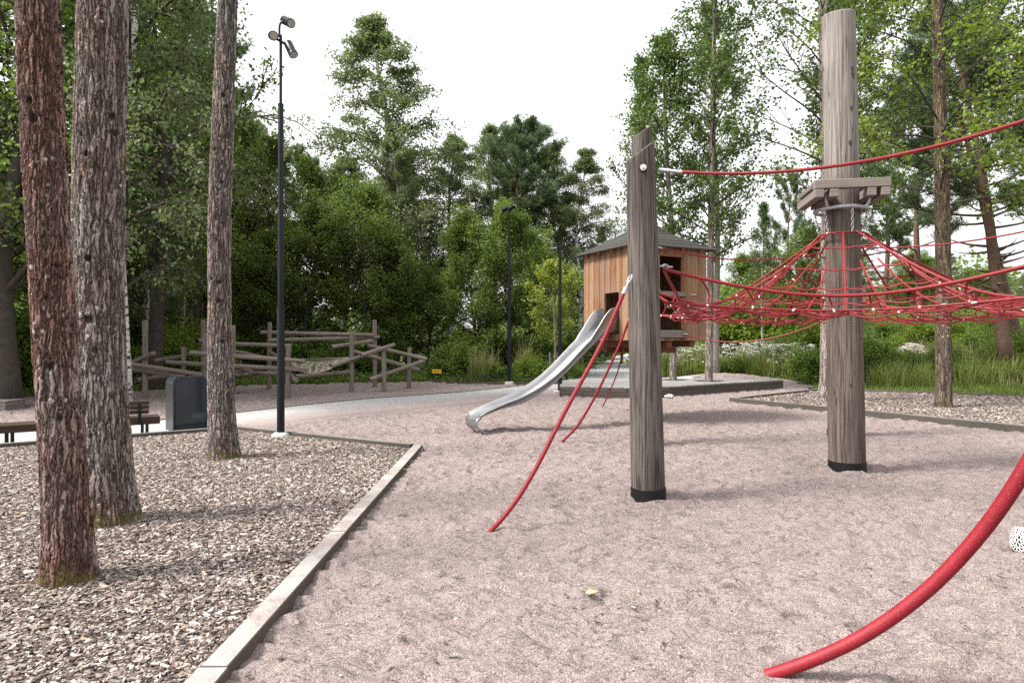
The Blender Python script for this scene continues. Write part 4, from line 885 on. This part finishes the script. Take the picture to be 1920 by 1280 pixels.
a_ = g(2075, 590, 2.6); net_post((a_[0] + .22, a_[1] - .08), 3.6, .17, .15, (0, 0), 'timber post beside the camera holding the thick red hose', MT['post_grey'], .2, 0)

# ------------------------------------------------------------------ playhouse with slide
HN = np.array([2.3, 12.0]); hu = np.array([-.44, .898]); hv = np.array([.898, .44]); HL = 1.75
house = thing('playhouse', 'square timber playhouse on a post with open doorways and a low pyramid roof', 'playhouse', (HN[0], HN[1], 0))
ah = math.atan2(hv[1], hv[0])
def HP(u, v, z): p = hu * u + hv * v; return np.array([p[0], p[1], z])
Z0, Z1 = 1.63, 3.47
def wall(name, axis, fixed, holes, sgn):
    acc = Acc(); n = 18; w_ = HL / n
    for i in range(n):
        s0 = i * w_; c = s0 + w_ / 2; segs = [(Z0 + rnd.uniform(-.004, .004), Z1)]
        for (a_, b_, z0, z1) in holes:
            if a_ < c < b_: segs = [(Z0, z0), (z1, Z1)]
        off = .010 if i % 2 else 0.0
        for z0, z1 in segs:
            if z1 - z0 < .02: continue
            p = HP(c, fixed - sgn * off, (z0 + z1) / 2) if axis == 'u' else HP(fixed - sgn * off, c, (z0 + z1) / 2)
            acc.add(box(p, ((.026, w_ + (.012 if i % 2 else -.004), z1 - z0) if axis == 'u' else (w_ + (.012 if i % 2 else -.004), .026, z1 - z0)), ah))
    o = acc.build(name, MT['larch'], house, False); return o
wall('wall', 'u', 0.0, [(.5, 1.0, 1.75, 2.57)], -1)
wall('wall', 'v', 0.0, [(.58, 1.17, 1.83, 3.28)], -1)
wall('wall', 'u', HL, [], 1); wall('wall', 'v', HL, [], 1)
# hu is the axis of depth for walls of type 'u' -> their thickness direction is hv
def hb(name, u, v, z, su, sv_, sz, mat): return bevel(link(name, npmesh(name, *box(HP(u, v, z), (sv_, su, sz), ah)), MT[mat], house), .004)
hb('floor', HL / 2, HL / 2, 1.72, HL - .06, HL - .06, .05, 'beam')
for v in (.3, .875, 1.45): hb('floor_beam', HL / 2, v, 1.56, HL - .12, .12, .13, 'darkbeam')
for u in (.34, HL - .3): hb('floor_beam', u, HL / 2 - .1, 1.435, .12, HL - .85, .12, 'darkbeam')
hb('doorway_lintel', .03, .875, 3.31, .05, .62, .11, 'beam'); hb('doorway_rail', -.035, .875, 2.53, .045, .64, .085, 'greybeam'); hb('doorway_sill', -.035, .875, 1.755, .045, .66, .14, 'greybeam')
for v in (.575, 1.175): hb('door_jamb', .03, v, 2.55, .05, .05, 1.4, 'beam')
for u in (.49, 1.01): hb('hatch_jamb', u, .03, 2.15, .03, .05, .8, 'beam')
c = HP(HL / 2, HL / 2, 0); link('support_post', post_mesh('support_post', 0, 0, 0, 0, .19, .18, 1.38), MT['post_brown'], house).location = Vector(c)
ov = .14; hz_e, hz_a = 3.405, 4.0; cc = HP(HL / 2, HL / 2, 0); NSTEP = 7; half = HL / 2 + ov
for side in range(4):                               # four slopes of stepped boards
    acc = Acc()
    for k in range(NSTEP):
        f0, f1 = k / NSTEP, (k + 1) / NSTEP + .03; w0 = half * (1 - f0); w1 = half * (1 - min(f1, 1)); z0 = hz_e + (hz_a - hz_e) * f0; z1 = hz_e + (hz_a - hz_e) * min(f1, 1)
        dr = [-hu, hv, hu, -hv][side]; tn = np.array([-dr[1], dr[0]]); lift = .022
        def pt(w_, s_, z): p = cc[:2] + dr * w_ + tn * s_ * w_; return [p[0], p[1], z]
        e = .006
        V = np.array([pt(w0, -1 + e, z0), pt(w0, 1 - e, z0), pt(max(w1, .01), 1 - e, z1), pt(max(w1, .01), -1 + e, z1), pt(w0, -1 + e, z0 + lift), pt(w0, 1 - e, z0 + lift), pt(max(w1, .01), 1 - e, z1 + .012), pt(max(w1, .01), -1 + e, z1 + .012)])
        acc.add((V, BOXQ))
    acc.build('roof_slope', MT['roofboard'], house, False)
for side in range(4):
    dr = [-hu, hv, hu, -hv][side]; tn = np.array([-dr[1], dr[0]])
    for s_ in (-.75, -.25, .25, .75):
        a_ = np.array([*(cc[:2] + dr * (half - .06) + tn * s_ * (half - .1)), hz_e - .02]); b_ = np.array([*(cc[:2] + dr * (HL / 2 - .05) + tn * s_ * (half - .1)), hz_e - .02 + (hz_a - hz_e) * (ov - .0) / half])
        d = b_ - a_; M_ = Matrix.Translation((0, 0, 0)); L = np.linalg.norm(d); ex = d / L; ey = np.cross([0, 0, 1], ex); ey /= np.linalg.norm(ey); ez = np.cross(ex, ey)
        link('rafter', npmesh('rafter', *box((a_ + b_) / 2, (L, .06, .07), 0, np.stack([ex, ey, ez], 1))), MT['beam'], house)
# thin cables from the doorway to the net
o = thing('cable', 'thin red rope sagging from the playhouse sill to behind the tallest post', 'rope', (0, 0, 0))
a_ = HP(-.06, 1.12, 1.75) + np.array([HN[0], HN[1], 0]); Acc().add(tube(sag(a_, [P3[0] - .1, P3[1] - .05, 2.05], .28, 30), .012, 6)).build('cord', MT['rope'], o); Acc().add(tube([a_, a_ + [.08, -.01, -.01]], .022, 8)).build('end_fitting', MT['galv'], o)
o = thing('cable', 'thin dark cable from the doorway rail toward the rope net', 'rope', (0, 0, 0))
a_ = HP(-.06, 1.3, 2.52) + np.array([HN[0], HN[1], 0]); Acc().add(tube(sag(a_, [P3[0] - .1, P3[1] - .05, 2.35], .14, 24), .01, 6)).build('cord', MT['rope'], o); Acc().add(tube([a_, a_ + [.1, -.01, -.01]], .018, 8)).build('end_fitting', MT['galv'], o)

sl0 = np.array([*(HN + hu * .75), 0]); sw = np.array([-.898, -.44]); sn = np.array([.44, -.898])
slide = thing('slide', 'steel slide coming out of the playhouse hatch down to the sand', 'slide', sl0)
prof = [(-.12, 1.80), (.10, 1.79), (.30, 1.70), (.637, 1.457), (.9, 1.235), (1.191, .99), (1.574, .72), (2.019, .508), (2.485, .40), (2.80, .325), (2.93, .275)]
pt_ = spline([(a, 0, b) for a, b in prof], 90); tv, zv = pt_[:, 0], pt_[:, 2]
side_h = np.interp(tv, [-.12, .0, .12, .35, .6, 1.2, 2.0, 2.5, 2.93], [.30, .46, .46, .30, .18, .155, .14, .09, .035])
nrm = np.stack([-np.gradient(zv, tv), np.ones_like(tv)], -1); nrm /= np.linalg.norm(nrm, axis=1)[:, None]
def SP(t_, s_, z): return np.array([sw[0] * t_ + sn[0] * s_, sw[1] * t_ + sn[1] * s_, z])
sec = [(-.262, 1.0), (-.250, .97), (-.232, .45), (-.205, .10), (-.165, .0), (-.06, -.0), (.06, -.0), (.165, .0), (.205, .10), (.232, .45), (.250, .97), (.262, 1.0)]
V = []; 
for i in range(len(tv)):
    for (s_, hf) in sec: V.append(SP(tv[i] + nrm[i, 0] * hf * side_h[i] * .6, s_, zv[i] + nrm[i, 1] * hf * side_h[i]))
V = np.array(V); k = len(sec); i, j = np.meshgrid(np.arange(len(tv) - 1), np.arange(k - 1), indexing='ij'); b = (i * k + j).ravel()
o = link('chute', npmesh('chute', V, np.stack([b, b + 1, b + k + 1, b + k], -1), True), MT['steel'], slide); md = o.modifiers.new('solid', 'SOLIDIFY'); md.thickness = .006; md.offset = -1
VV = V.reshape(len(tv), k, 3)
for e_ in (0, k - 1):
    Acc().add(tube(VV[:, e_], .014, 8)).build('rim', MT['steel'], slide)
for e_ in (2, k - 3):
    Acc().add(tube(VV[8:, e_] + np.array([0, 0, -.012]) + np.array([*(sn * (-.006 if e_ == 2 else .006)), 0]), .009, 6)).build('stiffener', MT['steel'], slide)
lt, lz = 2.93, .275                                    # rounded end lip and the two feet
lp = [(lt, lz), (lt + .055, lz - .03), (lt + .075, lz - .085), (lt + .055, lz - .15), (lt + .02, lz - .19)]
Lp = spline([(a, 0, b) for a, b in lp], 20); ns = 9; V = np.array([SP(p[0], s_, p[2]) for p in Lp for s_ in np.linspace(-.26, .26, ns)])
i, j = np.meshgrid(np.arange(len(Lp) - 1), np.arange(ns - 1), indexing='ij'); b = (i * ns + j).ravel()
o = link('end_lip', npmesh('end_lip', V, np.stack([b, b + 1, b + ns + 1, b + ns], -1), True), MT['steel'], slide); md = o.modifiers.new('solid', 'SOLIDIFY'); md.thickness = .006
for s_ in (-.235, .235):
    P_ = spline([SP(lt - .02, s_, lz - .01), SP(lt + .06, s_, lz - .06), SP(lt + .05, s_, lz - .16), SP(lt - .06, s_, .03), SP(lt - .13, s_, -.05)], 24)
    Acc().add(tube(P_, .018, 8)).build('leg', MT['steel'], slide)

# ------------------------------------------------------------------ deck
D = [gp(1053, 744)[:2], gp(1181, 748)[:2], gp(1243, 742)[:2], gp(1466, 731)[:2]]
D = [np.array([1.40, 18.3]), np.array([3.30, 17.75]), np.array([4.45, 18.3]), np.array([9.0, 21.3]), np.array([8.4, 22.0]), np.array([6.6, 21.9]), np.array([2.4, 21.9]), np.array([1.55, 20.6])]
deck = thing('deck', 'low grey wooden deck around two aspen trunks behind the playhouse', 'deck', (D[0][0], D[0][1], 0)); off = D[0]
DZ = .31
prism('deck_frame', [p - off for p in D], .0, DZ - .035, MT['deckside'], deck)
bm = bmesh.new(); acc = Acc(); n = 34; ymin, ymax = 17.6, 22.1
for i in range(n):
    y0 = ymin + (ymax - ymin) * i / n; y1 = ymin + (ymax - ymin) * (i + 1) / n - .008; yc = (y0 + y1) / 2; xs_ = []
    for a_, b_ in zip(D, D[1:] + D[:1]):
        if (a_[1] > yc) != (b_[1] > yc): xs_.append(a_[0] + (b_[0] - a_[0]) * (yc - a_[1]) / (b_[1] - a_[1]))
    if len(xs_) >= 2:
        xs_.sort(); acc.add(box(((xs_[0] + xs_[-1]) / 2 - off[0], yc - off[1], DZ - .015), (xs_[-1] - xs_[0] + .04, y1 - y0, .034)))
acc.build('deck_boards', MT['deck'], deck, False)
acc = Acc()
for a_, b_ in zip(D[:3] + [D[7]], D[1:4] + [D[0]]):
    d = b_ - a_; L = np.hypot(*d); nn = np.array([d[1], -d[0]]) / L
    for k in range(3):
        c = (a_ + b_) / 2 + nn * .018 - off; acc.add(box((c[0], c[1], .045 + k * .093), (L, .03, .086), math.atan2(d[1], d[0])))
acc.build('skirting_board', MT['deckside'], deck, False)
for X, dd in ((1262, 21.2), (1329, 20.6)):
    p = at(X, dd); a = np.linspace(0, 2 * math.pi, 28, endpoint=False)
    prism('opening_shade_disc', [(p[0] + .46 * math.cos(t_) - off[0], p[1] + .40 * math.sin(t_) - off[1]) for t_ in a], DZ, DZ + .006, MT['rubber'], deck)  # thin black sheet on the boards, painted shade of the gap around the trunk

# ------------------------------------------------------------------ log climbing frame
lc = at(520, 19.5); LCo = np.array([lc[0], lc[1], 0]); lf = thing('log_climbing_frame', 'climbing frame of crossed grey logs on posts at the wood edge', 'climbing frame', LCo)
for X, yb, yt in ((269, 748, 600), (341, 742, 650), (379, 728, 600), (382, 743, 625), (434, 740, 610), (503, 730, 604), (538, 747, 647), (658, 736, 621), (702, 727, 600), (719, 736, 653), (766, 728, 651)):
    p = gp(X, yb); p[1] += .08; rp = .075; o = link('post', post_mesh('post', 0, 0, rnd.uniform(-.02, .02), 0, rp, rp * .94, zz(yt, p[1]), .03, rnd.uniform(0, 6), 20, (), .2), MT['log'], lf); o.location = Vector(p - LCo)
BE = [(489, 623, 21.2, 700, 628, 21.6), (506, 638, 20.9, 711, 632, 21.8), (620, 651, 19.4, 697, 639, 21.4), (387, 643, 18.8, 545, 648, 20.5), (368, 639, 18.6, 430, 642, 21.5), (357, 661, 18.1, 572, 677, 17.5), (313, 679, 18.5, 571, 693, 17.6),
      (226, 680, 17.2, 378, 702, 18.2), (226, 690, 17.5, 345, 705, 18.0), (232, 686, 18, 288, 662, 17.5), (255, 712, 17.6, 345, 701, 19), (293, 676, 19.4, 362, 664, 18.9), (434, 704, 19.2, 523, 698, 20.6), (543, 702, 18.6, 556, 713, 17.5),
      (553, 706, 18.4, 658, 697, 19.9), (620, 687, 19.0, 682, 666, 20.2), (677, 666, 19.3, 739, 646, 20.0), (663, 659, 20.2, 785, 693, 21.2), (690, 647, 21.7, 800, 673, 21.0), (692, 712, 19.4, 794, 677, 21.6), (434, 684, 20.0, 473, 698, 18.9),
      (430, 657, 19.5, 500, 671, 21.2), (440, 697, 20.5, 540, 703, 18.4), (506, 660, 21.3, 540, 682, 18.5)]
for k, (xa, ya, da, xb, yb, db) in enumerate(BE):
    a_, b_ = g(xa, ya, da) - LCo, g(xb, yb, db) - LCo; L = np.linalg.norm(b_ - a_); n = 8; dzv = (b_ - a_) / L
    me = post_mesh('beam', 0, 0, 0, 0, .068, .062, L, 0, 0, 20, (), .2); o = link('beam', me, MT['log'], lf); o.location = Vector(a_); o.rotation_euler = Vector(dzv).to_track_quat('Z', 'Y').to_euler()
acc = Acc(); E0 = [g(548, 692, 17.7), g(545, 673, 20.4)]; E1 = [g(628, 687, 19.1), g(655, 670, 21.2)]; nl_ = 6
def hm(u, v): 
    a_ = E0[0] + (E0[1] - E0[0]) * v; b_ = E1[0] + (E1[1] - E1[0]) * v; p = a_ + (b_ - a_) * u; p[2] -= 4 * .13 * u * (1 - u); return p - LCo
for v in np.linspace(0, 1, nl_): acc.add(tube([hm(u, v) for u in np.linspace(0, 1, 14)], .014, 5))
for u in np.linspace(.08, .92, 7): acc.add(tube([hm(u + .03 * math.sin(v * 9), v) for v in np.linspace(0, 1, 8)], .014, 5))
acc.build('rope_net', MT['cream'], lf)

# ------------------------------------------------------------------ lamps
def head(parent, c, d, L, r, off, name='spotlight'):
    c = np.asarray(c, float) - off; d = np.asarray(d, float); d /= np.linalg.norm(d); a_, b_ = c - d * L / 2, c + d * L / 2
    h = Acc().add(tube([a_ - d * .004, a_ + d * .012, a_ + d * .02, b_ - d * .05, b_ - d * .045, b_], [r * .8, r * .97, r, r, r * 1.07, r * 1.07], 20)).build(name, MT['darkmetal'], parent)
    Acc().add(tube([b_ - d * .002, b_ + d * .004], r * .88, 20)).build('lens', MT['lens'], h); return h
l1 = gp(524, 822); l1[1] += .06; d1 = l1[1]; lamp = thing('lamp_post', 'tall black lamp post with three spotlights, standing at the kerb of the left chip bed', 'lamp', l1)
Z = lambda Y: zz(Y, d1)
for ya, yb, r in ((822, 575, .062), (575, 385, .050), (385, 195, .044), (195, 66, .024)): Acc().add(tube([[0, 0, max(0, Z(ya))], [0, 0, Z(yb) - .03], [0, 0, Z(yb)]], [r, r, r * .93], 20)).build('pole', MT['darkmetal'], lamp)
for Y in (575, 385, 195): Acc().add(tube([[0, 0, Z(Y) - .04], [0, 0, Z(Y) + .0]], {575: .065, 385: .053, 195: .047}[Y], 20)).build('collar', MT['darkmetal'], lamp)
Acc().add(tube([[0, 0, .02], [0, 0, .07], [0, 0, .10]], [.15, .14, .09], 24)).build('foot', MT['concrete'], lamp)
pxm = d1 / F; S0 = np.array([(524 - 960) * pxm, d1, 0])
def LP_(X, Y, dy=0): return np.array([(X - 960) * pxm, d1 + dy, Z(Y)])
head(lamp, LP_(539, 41), np.array([.62, -.62, -.50]), .30, .073, l1); head(lamp, LP_(513, 69, -.03), np.array([.40, -.85, -.40]), .27, .073, l1); head(lamp, LP_(545, 92), np.array([.42, -.25, -.80]), .28, .073, l1)
Acc().add(tube(spline([LP_(524, 70) - l1, LP_(524, 52) - l1, LP_(526, 44) - l1, LP_(532, 40) - l1], 14), .019, 8)).add(tube([LP_(516, 72) - l1, LP_(530, 80) - l1, LP_(537, 84) - l1], .022, 8)).build('arm', MT['darkmetal'], lamp)
l2 = gp(955, 721); d2 = l2[1]; lamp2 = thing('lamp_post', 'farther black lamp post with two spotlights, in front of the dark bushy tree', 'lamp', l2)
for ya, yb, r in ((721, 612, .07), (612, 530, .058), (530, 444, .05), (444, 392, .028)): Acc().add(tube([[0, 0, max(0, zz(ya, d2))], [0, 0, zz(yb, d2)]], r, 16)).build('pole', MT['darkmetal'], lamp2)
Acc().add(tube([[0, 0, .0], [0, 0, .09], [0, 0, .12]], [.2, .18, .1], 20)).build('foot', MT['concrete'], lamp2)
head(lamp2, at(946, d2, Y=393), np.array([-.75, -.3, -.5]), .30, .075, l2); head(lamp2, at(959, d2, Y=390), np.array([.8, -.2, .45]), .30, .075, l2)
l3 = gp(1050, 738.5); d3 = l3[1]; lamp3 = thing('lamp_post', 'black lamp post with a flat sideways arm, beside the deck corner', 'lamp', l3); zt3 = zz(463, d3)
Acc().add(tube([[0, 0, 0], [0, 0, 1.55], [0, 0, 1.56], [0, 0, zt3]], [.066, .066, .052, .048], 16)).build('pole', MT['darkmetal'], lamp3)
bevel(link('arm', npmesh('arm', *box((-.13, 0, zt3), (.38, .11, .05))), MT['darkmetal'], lamp3), .01); bevel(link('lamp_head', npmesh('lamp_head', *box((-.20, 0, zt3 - .035), (.22, .13, .03))), MT['lens'], lamp3), .006)
bevel(link('foot', npmesh('foot', *box((0, 0, .03), (.38, .34, .15))), MT['concrete'], lamp3), .02)
p = at(303, 34); lamp4 = thing('lamp_post', 'small pale lamp post far off in the trees left of the logs', 'lamp', p); Acc().add(tube([[0, 0, 0], [0, 0, zz(572, 34)]], .045, 10)).build('pole', MT['white'], lamp4); link('lamp_head', npmesh('lamp_head', *box((-.05, 0, zz(572, 34)), (.5, .2, .1))), MT['white'], lamp4)

# ------------------------------------------------------------------ bin and bench
bp = at(350, 11.62); bin_ = thing('litter_bin', 'dark grey litter bin with rounded top behind the kerb', 'bin', bp, R_(45))
Wb, Db, Hb = .58, .42, zz(706, 11.5); r_ = .11
out_ = [(-Wb / 2, .02)] + [(-Wb / 2 + r_ - r_ * math.cos(t_), Hb - r_ + r_ * math.sin(t_)) for t_ in np.linspace(0, math.pi / 2, 9)] + [(Wb / 2 - r_ + r_ * math.sin(t_), Hb - r_ + r_ * math.cos(t_)) for t_ in np.linspace(0, math.pi / 2, 9)] + [(Wb / 2, .02)]
def slab(name, outline, y0, y1, mat, inset=0, bw=.008):
    cxm = np.mean([p[0] for p in outline]); czm = Hb / 2; o2 = [((x - cxm) * (1 - inset / (Wb / 2)) + cxm, (z - czm) * (1 - inset / (Hb / 2)) + czm) for x, z in outline]
    bm = bmesh.new(); vs = [bm.verts.new((x, y0, z)) for x, z in o2]; f = bm.faces.new(vs); gg = bmesh.ops.extrude_face_region(bm, geom=[f])
    for v in [e for e in gg['geom'] if isinstance(e, bmesh.types.BMVert)]: v.co.y = y1
    bmesh.ops.recalc_face_normals(bm, faces=bm.faces[:]); ed = [e for e in bm.edges if len(e.link_faces) == 2 and e.calc_face_angle() > .8]; bmesh.ops.bevel(bm, geom=ed, offset=bw, segments=2, affect='EDGES', clamp_overlap=True)
    me = bpy.data.meshes.new(name); bm.to_mesh(me); bm.free(); return link(name, me, mat, bin_)
slab('shell', out_, -Db / 2, Db / 2, MT['binshell']); slab('front_door', out_, -Db / 2 - .012, -Db / 2 + .01, MT['binpanel'], .035, .004)
link('plinth', npmesh('plinth', *box((0, 0, .0), (Wb - .06, Db - .06, .06))), MT['rubber'], bin_)
bA, bB = at(298, 11.05), at(-150, 9.35); dB = bB - bA; aB = math.atan2(dB[1], dB[0]); LB = np.hypot(dB[0], dB[1])
bench = thing('bench', 'low brown slatted bench with a partial backrest seen from behind, beside the kerb', 'bench', bA, aB)    # local x runs along the bench, +y is towards the camera
hs0 = .345
for k in range(4): bevel(link('seat_slat', npmesh('seat_slat', *box((LB / 2, -.14 + k * .105 - .05, hs0 - .03), (LB, .085, .055))), MT['bench'], bench), .006)
bevel(link('front_rail', npmesh('front_rail', *box((LB / 2, .19, hs0 - .065), (LB, .03, .12))), MT['bench'], bench), .005)
for k in range(3): bevel(link('back_slat', npmesh('back_slat', *box((.17 + .55, .16, .43 + k * .075), (1.12, .04, .065))), MT['bench'], bench), .006)
for xx in (.30, 1.15): bevel(link('back_bracket', npmesh('back_bracket', *box((xx, .215, .40), (.05, .014, .36))), MT['darkmetal'], bench), .003)
for xx in (.18, .25, 2.0, 2.07, 3.6): 
    for yy in (-.15, .16): Acc().add(tube([[xx, yy, -.05], [xx, yy, hs0 - .05]], .014, 8)).build('leg', MT['darkmetal'], bench)

# ------------------------------------------------------------------ small things
o = thing('planter_box', 'low weathered plank box at the left edge of the sand', 'planter', at(-20, 15.0)); 
for k in range(2): bevel(link('side_board', npmesh('side_board', *box((0, -.3, .055 + k * .105), (1.25, .04, .1))), MT['greybeam'], o), .004)
for s_ in (-1, 1):
    for k in range(2): bevel(link('end_board', npmesh('end_board', *box((s_ * .605, .0, .055 + k * .105), (.04, .555, .1))), MT['greybeam'], o), .004)
bevel(link('lid_board', npmesh('lid_board', *box((0, 0, .222), (1.29, .66, .02))), MT['greybeam'], o), .004)
def rail(pts, h, label, mat, posts=True, r=.014, name='low_fence'):
    P_ = [np.array(p) for p in pts]; off = np.array([P_[0][0], P_[0][1], 0]); o = thing(name, label, 'fence', off)
    Acc().add(tube(np.array([p - off + [0, 0, h] for p in P_]), r, 6)).build('rail', mat, o)
    for a_, b_ in zip(P_[:-1], P_[1:]):
        n = max(1, round(np.linalg.norm(b_ - a_) / 1.3))
        for k in range(n): c = a_ + (b_ - a_) * k / n - off; Acc().add(tube([c, c + [0, 0, h]], r, 6)).build('post', mat, o)
    c = P_[-1] - off; Acc().add(tube([c, c + [0, 0, h]], r, 6)).build('post', mat, o); return o
rail([at(803, 25.1), at(822, 24.6), at(870, 24.0), at(910, 23.7), at(1000, 23.5), at(1085, 23.7)], .30, 'low dark rail fence in front of the planting behind the path', MT['darkmetal'])
acc = Acc(); EB = [at(790, 25.0), at(830, 24.0), at(880, 23.4), at(960, 23.2), at(1085, 23.3)]
for a_, b_ in zip(EB[:-1], EB[1:]): acc.add(box((a_ + b_) / 2 + [0, 0, .03], (np.linalg.norm(b_ - a_), .05, .12), math.atan2(b_[1] - a_[1], b_[0] - a_[0])))
tag(acc.build('edging_board', MT['deckside'], smooth=False), 'dark board edging the sand below the low rail fence', 'edging')
sg = thing('sign', 'small yellow sign on the low rail fence', 'sign', at(819, 24.6, .36)); bevel(link('plate', npmesh('plate', *box((0, 0, .06), (.34, .015, .15))), MT['yellow'], sg), .003)
acc = Acc()
for k in range(9): acc.add(box((-.12 + k * .03, -.0095, .075), (.016 if k % 3 else .008, .003, .04)))
for k in range(7): acc.add(box((-.09 + k * .03, -.0095, .028), (.018, .003, .012)))
acc.build('lettering', MT['rubber'], sg, False)
rail([at(-80, 30), at(20, 30.5), at(60, 31)], zz(655, 30), 'pale rail far behind the left tree trunks', MT['white'], r=.035, name='far_fence')
rail([at(352, 32), at(420, 32), at(495, 32)], zz(657, 32), 'pale metal rail far behind the left logs', MT['galv'], r=.03, name='far_fence')
rail([at(1128, 55), at(1150, 55), at(1178, 55)], zz(648, 55), 'white rail fence far down the footpath', MT['white'], r=.04, name='far_fence')
o = thing('notice_board', 'small white notice far behind the logs', 'sign', at(487, 33)); Acc().add(tube([[0, 0, 0], [0, 0, zz(640, 33)]], .03, 8)).build('pole', MT['galv'], o); link('plate', npmesh('plate', *box((0, -.05, zz(636, 33)), (.22, .03, .16))), MT['white'], o)
bx_ = at(1166, 43); o = thing('dark_post', 'slim dark post at the footpath seen below the playhouse', 'post', bx_); Acc().add(tube([[0, 0, 0], [0, 0, 2.6]], .10, 10)).build('pole', MT['darkmetal'], o)
o = thing('stake', 'pair of bare wooden stakes beside the sapling', 'stake', at(1031, 25.0)); 
for xx in (0, .3): Acc().add(tube([[xx, 0, 0], [xx, 0, 1.15]], .035, 8)).build('pole', MT['log'], o)
# spotted pad at the right edge
pd = gp(1962, 1052) + np.array([.115, .16, 0]); o = thing('spotted_pad', 'white pad with black leopard spots lying on sand at the right edge', 'pad', pd); a = np.linspace(0, 2 * math.pi, 40, endpoint=False)
Acc().add(tube([[0, 0, .0], [0, 0, .012], [0, 0, .05], [0, 0, .10], [.01, 0, .128]], [.19, .207, .212, .208, .195], 40)).build('side', MT['spots'], o)
Acc().add(tube([[.01, 0, .124], [.012, 0, .136], [.014, 0, .141]], [.190, .186, .150], 40)).build('top', MT['cloth'], o)
# leaf, litter, twigs
c = gp(1112, 1122); V, Qd = leaves(np.array([c + [-.05, 0, .035]]), .085, np.random.default_rng(5), 6, 0, .42, 0); V = np.vstack([V]); o = link('fallen_leaf', npmesh('fallen_leaf', V, Qd), MT['dryleaf'])
o.modifiers.new('solid', 'SOLIDIFY').thickness = .002; tag(o, 'pale yellow leaf lying alone on the foreground sand', 'leaf')
c = gp(1252, 744) + np.array([0, -.15, .04]); bm = bmesh.new(); bmesh.ops.create_icosphere(bm, subdivisions=3, radius=.09)
for v in bm.verts: v.co += v.co.normalized() * .04 * mnoise.noise(v.co * 22); v.co.z *= .55; v.co.x *= 1.4
me = bpy.data.meshes.new('crumpled_paper'); bm.to_mesh(me); bm.free(); o = link('crumpled_paper', me, MT['white']); o.location = Vector(c); tag(o, 'crumpled white paper on sand just right of the front post', 'litter')
n = 300; X = rg.uniform(380, 1960, n); Y = rg.uniform(800, 1285, n); P_ = np.array([gp(a_, b_) for a_, b_ in zip(X, Y)]); k = ~inpoly(P_[:, 0], P_[:, 1], BEDL) & ~inpoly(P_[:, 0], P_[:, 1], BEDR); P_ = P_[k]; acc = Acc()
for p in P_:
    L = rnd.choice([.014, .02, .02, .03, .075]); 
    if L > .07: acc.add(tube(spline([p + [0, 0, .028], p + [L * .5, rnd.uniform(-.02, .02), .036], p + [L, rnd.uniform(-.04, .04), .026]], 6), .002, 4))
    else: acc.add(box(p + [0, 0, .024 + rnd.uniform(0, .012)], (L, L * rnd.uniform(.25, .6), .004), rnd.uniform(0, 6)))
tag(acc.build('twigs_and_chips', MT['chip'], smooth=False), kind='stuff')
